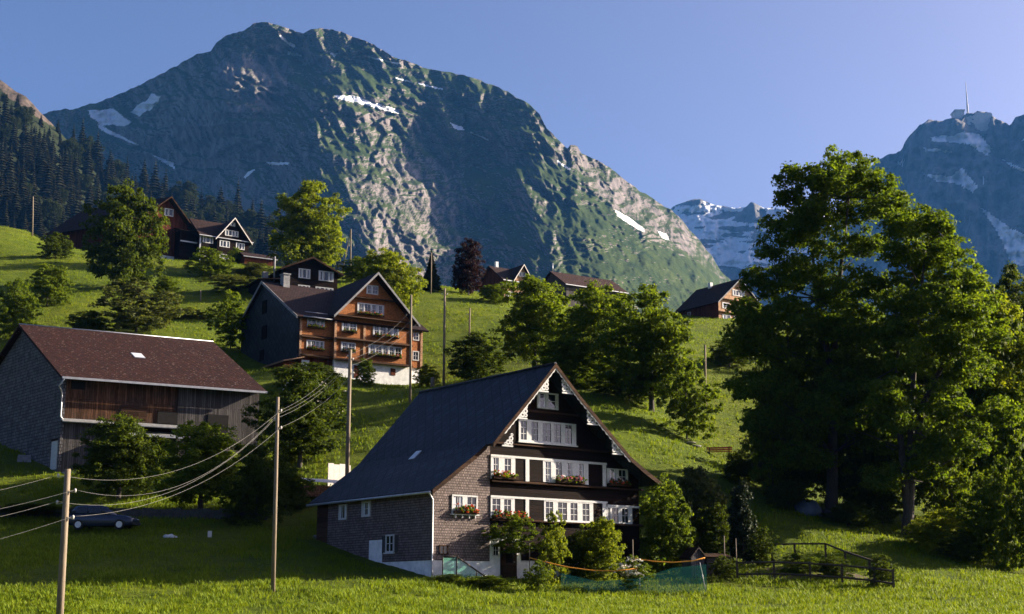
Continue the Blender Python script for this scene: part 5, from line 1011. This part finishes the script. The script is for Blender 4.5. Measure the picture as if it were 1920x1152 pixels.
for s_ in (-1, 1):
    for x0, x1, y0, y1 in ((-1.45, -.72, .5, .5), (-.64, .12, .5, .5)):
        P = [(x0, s_ * .785, .95), (x1, s_ * .785, .95), (x1 - .02, s_ * .655, 1.32), (x0 + .12, s_ * .655, 1.32)]; m.poly(P if s_ < 0 else P[::-1])
m.poly([(.42, -.6, 1.31), (.42, .6, 1.31), (1.0, .7, .93), (1.0, -.7, .93)][::-1]); m.poly([(-1.53, -.58, 1.33), (-1.53, .58, 1.33), (-1.84, .66, .97), (-1.84, -.66, .97)])
for i, v_ in enumerate(m.v): m.v[i] = (v_[0] + (0.02 if v_[0] > .3 else (-0.02 if v_[0] < -1.5 else 0)), v_[1] * 1.012, v_[2] + 0.012)
m.build('window', M['glass'], car)
for s_ in (-1, 1):
    m = MB(); m.box(1.93, 2.0, s_ * .45 - .13, s_ * .45 + .13, .52, .66); m.build('headlight', M['ceramic'], car)
    m = MB(); m.box(-2.0, -1.94, s_ * .55 - .13, s_ * .55 + .13, .6, .8); m.build('tail_light', M['redpaint'], car)
    m = MB(); m.box(.5, .62, s_ * .84, s_ * .98, .92, 1.03); m.build('mirror', M['carpaint'], car)
    for x in (-1.2, 1.28):
        m = MB(); m.tube([(x, s_ * .68, .29), (x, s_ * .86, .29)], .3, 18); wh = m.build('wheel', M['rubber'], car); m = MB(); m.tube([(x, s_ * .84, .29), (x, s_ * .875, .29)], .19, 14); m.build('rim', M['rim'], wh)
for x, wd in ((-1.99, .05), (2.0, .06)): m = MB(); m.box(x - .06, x + .06, -.76, .76, .3, .44); m.build('bumper', M['rubber'], car)

# ------------------------------------------------------------------ small things
wp = gY(606, 94.5)
o = thing('firewood_pile', 'long low pile of split firewood under pale sheets below the elder tree', 'firewood', wp, R(38))
rg = random.Random(4); m = MB()
for i in range(24):
    for j in range(6):
        x = -1.7 + i * 0.145 + rg.uniform(-.03, .03) + (j % 2) * .07; z = 0.02 + j * 0.125; y = rg.uniform(-.06, .06); r_ = rg.uniform(.05, .075)
        m.tube([(x, -.4 + y, z), (x + rg.uniform(-.02, .02), .45, z)], r_, 6)
m.build('logs', M['firewood'], o)
s_ = thing('cover_sheet', 'pale corrugated sheets lying on the firewood pile', 'sheet', wp + Vector((0.3, 0.1, 0.9)), R(38)); m = MB()
for i in range(60):
    x = -1.75 + i * .055; a, c = .016 * (i % 2), .016 * ((i + 1) % 2); slab(m, (x, -.6, a), (x + .055, -.6, c), (x + .055, .9, .34 + c), (x, .9, .34 + a), .012)
m.build('sheet', M['corrug'], s_)
wq = gY(636, wp.y + 2.6)
o = thing('board_stack', 'pinkish upright boards behind the firewood pile', 'boards', wq, R(38)); m = MB()
for i in range(4): m.box(-.9 + i * .45, -.46 + i * .45, .0, .05, -.2, 1.45 - 0.06 * (i % 2)); m.box(-.9, .9, .055, .1, .4, .52)
m.build('boards', M['corrug'], o)
bp = hit(1349, 858)
o = thing('park_bench', 'red slatted bench on the meadow path', 'bench', bp, R(-8))
m = MB()
for y in (-.2, -.05, .1): m.box(-1.05, 1.05, y, y + .12, .43, .47)
m.build('seat', M['redpaint'], o); m = MB()
for z in (.58, .74): m.box(-1.05, 1.05, .26, .3, z, z + .12)
m.build('backrest', M['redpaint'], o)
for x in (-.8, .8): m = MB(); m.box(x - .04, x + .04, -.2, -.12, -.3, .428); m.box(x - .04, x + .04, .18, .255, -.3, .86); m.box(x - .04, x + .04, -.118, .178, .36, .428); m.build('leg', M['fencewood'], o)
# garden fence: posts and rails that follow the ground
def fence(name, label, pts, h, rails, mat='fencewood', r=0.055, group=None):
    P = [Vector(p) for p in pts]; o = thing(name, label, 'fence', P[0], 0, group)
    for p in P: q = p - P[0]; m = MB(); m.box(q.x - r, q.x + r, q.y - r, q.y + r, q.z - .4, q.z + h); m.build('post', M[mat], o)
    for z in rails:
        m = MB(); m.tube([tuple(p - P[0] + Vector((0, -.06, z))) for p in P], 0.06, 6); m.build('rail', M[mat], o)
    return o
fence('garden_fence', 'front garden fence of dark round rails, nearest to the viewer', [hit(1383, 1091), hit(1452, 1090), hit(1520, 1093), hit(1580, 1098), hit(1640, 1104), hit(1676, 1110)], 1.15, (1.05, 0.4))
fence('garden_fence', 'back garden fence with one rail, sloping down to the right', [gY(1448, 86), gY(1491, 86), gY(1549, 86), gY(1586, 83.5), gY(1632, 80.5), gY(1672, 78)], 1.15, (1.1,))
nt_ = [(1052, 1098), (1120, 1101), (1200, 1104), (1262, 1103), (1326, 1100)]
N0 = [gY(a, 76.4) for a, b2 in nt_]; top_ = [0.85, 0.55, 0.8, 1.35, 1.5]
o = thing('garden_net', 'green garden netting stretched below the orange band', 'net', N0[0]); m = MB()
for i in range(4):
    for k in range(4):
        t0, t1 = k / 4, (k + 1) / 4; a, c = N0[i].lerp(N0[i + 1], t0) - N0[0], N0[i].lerp(N0[i + 1], t1) - N0[0]; h0, h1 = top_[i] + (top_[i + 1] - top_[i]) * t0, top_[i] + (top_[i + 1] - top_[i]) * t1
        w0, w1 = .07 * math.sin(i * 4 + k * 1.9), .07 * math.sin(i * 4 + (k + 1) * 1.9)
        m.poly([(a.x, a.y, a.z - .1), (c.x, c.y, c.z - .1), (c.x, c.y + w1, c.z + h1), (a.x, a.y + w0, a.z + h0)], True)
m.build('mesh', M['net'], o)
for i in (2, 4): a = N0[i] - N0[0]; m = MB(); m.tube([(a.x, a.y + .03, a.z - .3), (a.x + (-.35 if i == 4 else 0), a.y + .03, a.z + top_[i] + .1)], .025, 6); m.build('net_post', M['ceramic'], o)
def band(label, pix, Y, wd=0.07):
    P = [Vector(at(a, b2, Y)) for a, b2 in pix]; o_ = P[0]; m = MB()
    m.tube([tuple(p - o_) for p in P], 0.03, 8)
    r = m.build('orange_band', M['orange']); r.location = o_; tag(r, label, 'band')
band('long sagging orange band in front of the garden bushes', [(993, 1046), (1030, 1056), (1065, 1064), (1110, 1070), (1155, 1071), (1198, 1066)], 76.5)
band('short orange band above the right half of the green net', [(1190, 1047), (1225, 1053), (1262, 1055), (1300, 1052), (1322, 1046)], 76.6)
for px, tp_, lab in ((993, 1012, 'bare stake at the left end of the orange band'), (1188, 1012, 'thin stake at the joint of the two orange bands'), (1382, 1010, 'pale stake at the left end of the front garden fence'), (1360, 1005, 'thin stake beside the wooden compost box')):
    p = gY(px, 76.9 if px < 1300 else 81.5); t_ = Vector(at(px, tp_, p.y)); m = MB(); m.tube([(0, 0, -.3), (0, 0, t_.z - p.z)], .028, 6); r = m.build('garden_stake', M['pole']); r.location = p; tag(r, lab, 'stake', 'garden stakes')
p = gY(1302, 82.5); o = thing('garden_hut', 'small grey hut with a pointed roof behind the green net', 'hut', (p.x, p.y, p.z), R(30))
m = MB(); m.prism([(-.5, -.4, -.3), (.5, -.4, -.3), (.5, -.4, 1.1), (0, -.4, 1.62), (-.5, -.4, 1.1)], (0, .9, 0)); m.build('wall', M['greyplank'], o)
m = MB(); roof_strip(m, [(-.62, 1.05), (0, 1.7), (.62, 1.05)], -.5, .6, .06); m.build('roof', M['tile2'], o)
p = gY(1342, 83); o = thing('compost_box', 'dark wooden compost box with a sloping lid beside the grey hut', 'box', p, R(15))
m = MB()
for k in range(5): m.box(-.75, .75, -.5, -.46, .0 + k * .2, .17 + k * .2); m.box(-.75, -.71, -.455, .5, .0 + k * .2, .17 + k * .2); m.box(.71, .75, -.455, .5, .0 + k * .2, .17 + k * .2)
m.box(-.75, .75, .46, .5, -.2, 1.0); m.build('slat_wall', M['fencewood'], o)
m = MB(); slab(m, (-.85, -.6, 1.02), (.85, -.6, 1.02), (.85, .6, 1.25), (-.85, .6, 1.25), .05); m.build('lid', M['brownboard'], o)
# beds, bank, stones
m = MB(); P = [gY(1400, 84.5), gY(1560, 84.5), gY(1650, 79.5), gY(1400, 81.5)]; c0 = P[0]; m.poly([tuple(p - c0 + Vector((0, 0, .06))) for p in P]); r = m.build('garden_bed', M['soil']); r.location = c0; tag(r, 'brown soil bed inside the garden fence', 'bed')
rg = random.Random(9)
def stone(label, px, py, s, cat='stone', grp=None, mat='rock', Y=None):
    p = gY(px, Y) if Y else hit(px, py); me = bpy.data.meshes.new('stone'); import bmesh; bm = bmesh.new(); bmesh.ops.create_icosphere(bm, subdivisions=2, radius=1)
    for v_ in bm.verts: f = 1 + rg.uniform(-.16, .16); v_.co = Vector((v_.co.x * f * s[0], v_.co.y * f * s[1], v_.co.z * f * s[2]))
    bm.to_mesh(me); bm.free(); r = link(label.split()[-1] if False else 'stone', me, None, M[mat]); r.location = (p.x, p.y, p.z + s[2] * .4); tag(r, label, cat, grp); return r
stone('dark grey boulder at the left foot of the tallest maple', 1548, 968, (.6, .5, .35), mat='darkstone')
stone('pale stone on the bank below the low bright bush', 1745, 1018, (.35, .3, .25))
stone('flat grey stone slab on the bank left of the red bench', 1290, 832, (.7, .4, .1)); stone('second flat grey stone slab nearer the bench path', 1305, 838, (.5, .4, .1))
stone('small white stone by the shed wall', 592, 1012, (.2, .2, .12), Y=85.5)
p = gY(1514, 101); o = thing('tarp_heap', 'blue grey tarpaulin over a heap left of the tallest maple trunk', 'tarpaulin', p); me = bpy.data.meshes.new('tarp'); import bmesh; bm = bmesh.new(); bmesh.ops.create_icosphere(bm, subdivisions=3, radius=1)
for v_ in bm.verts: c = v_.co; f = 1 + 0.1 * math.sin(9 * c.x + 4 * c.z) + .07 * math.sin(13 * c.y); v_.co = Vector((c.x * 1.0 * f, c.y * .8 * f, max(-.2, c.z) * 1.0 * f))
bm.to_mesh(me); bm.free(); me.polygons.foreach_set('use_smooth', [True] * len(me.polygons)); link('cover', me, o, M['bluetarp'])
p = gY(45, 103); o = thing('leaning_board', 'pale board leaning at the foot of the barn gable', 'board', p, R(20)); m = MB(); m.prism([(-.5, 0, 0), (.5, 0, 0), (.45, .25, .55), (-.45, .25, .55)], (0, .05, .0)); m.build('board', M['concrete'], o)
p = gY(318, 83); o = thing('garden_sack', 'crumpled white sack lying on the grass right of the car', 'sack', p); me = bpy.data.meshes.new('sack'); bm = bmesh.new(); bmesh.ops.create_icosphere(bm, subdivisions=3, radius=1)
for v_ in bm.verts: c = v_.co; f = 1 + .14 * math.sin(7 * c.x + 3 * c.y); v_.co = Vector((c.x * .42 * f, c.y * .28, max(-.3, c.z) * .2 * f))
bm.to_mesh(me); bm.free(); link('sack', me, o, M['white'])
p = gY(393, 83.5); o = thing('garden_sign', 'small pale leaning board on a stake right of the white sack', 'sign', p, R(10)); m = MB(); m.box(-.12, .12, -.015, .015, .05, .42); m.build('board', M['corrug'], o); m = MB(); m.box(-.02, .02, .016, .045, -.3, .4); m.build('stake', M['pole'], o)
# low retaining wall behind the car
A, Bq = gY(-40, 88.5), gY(500, 89); m = MB(); n = 30
for i in range(n):
    a, c = A.lerp(Bq, i / n), A.lerp(Bq, (i + 1) / n); za, zc = float(zt(a.x, a.y)), float(zt(c.x, c.y)); h = .62 + .06 * math.sin(i * 2.3)
    m.prism([(a.x - A.x, a.y - A.y, za - A.z - .8), (c.x - A.x, c.y - A.y, zc - A.z - .8), (c.x - A.x, c.y - A.y, zc - A.z + h), (a.x - A.x, a.y - A.y, za - A.z + h)], (0, .4, 0))
r = m.build('retaining_wall', M['darkstone']); r.location = A; tag(r, 'low dark stone retaining wall behind the parked car', 'wall')

# ------------------------------------------------------------------ summit station
rg_ = SP[-4][int((1822 - 1560) / 4)]; sp = (rg_[0], rg_[1] + 25, rg_[2] - 14); o = thing('summit_station', 'concrete summit station with a tall antenna mast on the right mountain', 'building', sp)
m = MB(); m.box(-55, -22, -20, 30, -60, 24); m.box(-58, -19, -22, 32, 24.2, 30); m.build('terrace_block', M['tower'], o)
m = MB(); m.box(-18, 60, -15, 40, -60, 10); m.box(20, 80, -10, 40, -60, 22); m.prism([(60, -12, -70), (100, -12, -70), (84, -12, 18), (60, -12, 22)], (0, 50, 0)); m.build('main_block', M['tower'], o)
m = MB(); m.tube([(-2, 0, -20), (-2, 0, 60), (-2, 0, 61), (-2, 0, 105), (-2, 0, 106), (-2, 0, 146)], [5.0, 3.6, 2.6, 2.2, 1.4, 1.1], 8); m.build('antenna_mast', M['tower'], o)

# ------------------------------------------------------------------ grass on the meadow
def grass_sheet(label, seed, n, y0, y1, power, hmin, hmax, wmin, wmax, houses, spread):
    rng = np.random.default_rng(seed)
    Yg = y0 + (rng.random(n) ** power) * (y1 - y0); Xg = (rng.random(n) - 0.5) * 0.84 * Yg
    for h, x1, yb in houses:
        c, s_ = math.cos(R(90 - h.az)), math.sin(R(90 - h.az)); dx, dy = Xg - h.P[0], Yg - h.P[1]; lx, ly = c * dx + s_ * dy, -s_ * dx + c * dy
        k = ~((lx > -1.2) & (lx < x1) & (ly > -0.1 - (h is H2) * 1.5) & (ly < yb)); Xg, Yg = Xg[k], Yg[k]
    dens = fbm(Xg * 0.35, Yg * 0.35, 91, 4); k = rng.random(len(Xg)) < np.clip(0.3 + 2.2 * (dens - 0.38), 0.12, 1); Xg, Yg, dens = Xg[k], Yg[k], dens[k]
    Zg = zt(Xg, Yg) + (fbm(Xg * 0.9, Yg * 0.9, 31, 3) - 0.5) * 0.16; n = len(Xg); V = np.zeros((n, 3, 4, 3), np.float32)
    for b2 in range(3):
        a = rng.random(n) * 6.283; h = rng.uniform(hmin, hmax, n) * (0.6 + dens); ln = rng.uniform(.1, .8, n) * h; wd = rng.uniform(wmin, wmax, n); ox, oy = rng.normal(size=n) * spread, rng.normal(size=n) * spread
        cx, sx_ = np.cos(a), np.sin(a); bx, by = Xg + ox, Yg + oy
        V[:, b2, 0] = np.stack([bx - sx_ * wd, by + cx * wd, Zg - .05], -1); V[:, b2, 1] = np.stack([bx + sx_ * wd, by - cx * wd, Zg - .05], -1)
        V[:, b2, 2] = np.stack([bx + cx * ln * .5 + sx_ * wd * .7, by + sx_ * ln * .5 - cx * wd * .7, Zg + h * .65], -1); V[:, b2, 3] = np.stack([bx + cx * ln, by + sx_ * ln, Zg + h], -1)
    me = raw_mesh('grass', V.reshape(-1, 3), np.arange(n * 12).reshape(-1, 4), 4); tag(link('grass', me, None, M['grass']), label, 'grass', None, 'stuff')
grass_sheet('short sunlit grass of the near meadow', 12, 118000, 56, 96, 1.25, .1, .24, .012, .028, [(H1, 15, 12.8)], .07)
grass_sheet('coarse grass on the slope behind the slate roofed house', 13, 85000, 94, 235, 1.15, .1, .25, .025, .055, [(H1, 15, 12.8), (B1, 15, 16), (H2, 14, 14)], .14)

# ------------------------------------------------------------------ air
hm, ht, hb = mk('haze_air'); ht.nodes.remove(hb); pv = nd(ht, 'ShaderNodeVolumePrincipled')
pv.inputs['Color'].default_value = (0.1, 0.38, 1.0, 1); pv.inputs['Density'].default_value = HAZE; pv.inputs['Anisotropy'].default_value = 0.0
ht.links.new(pv.outputs[0], ht.nodes['Material Output'].inputs['Volume'])
m = MB(); m.box(-5200, 5200, -120, 9200, -73, 2100); r = m.build('haze', hm); tag(r, kind='stuff')
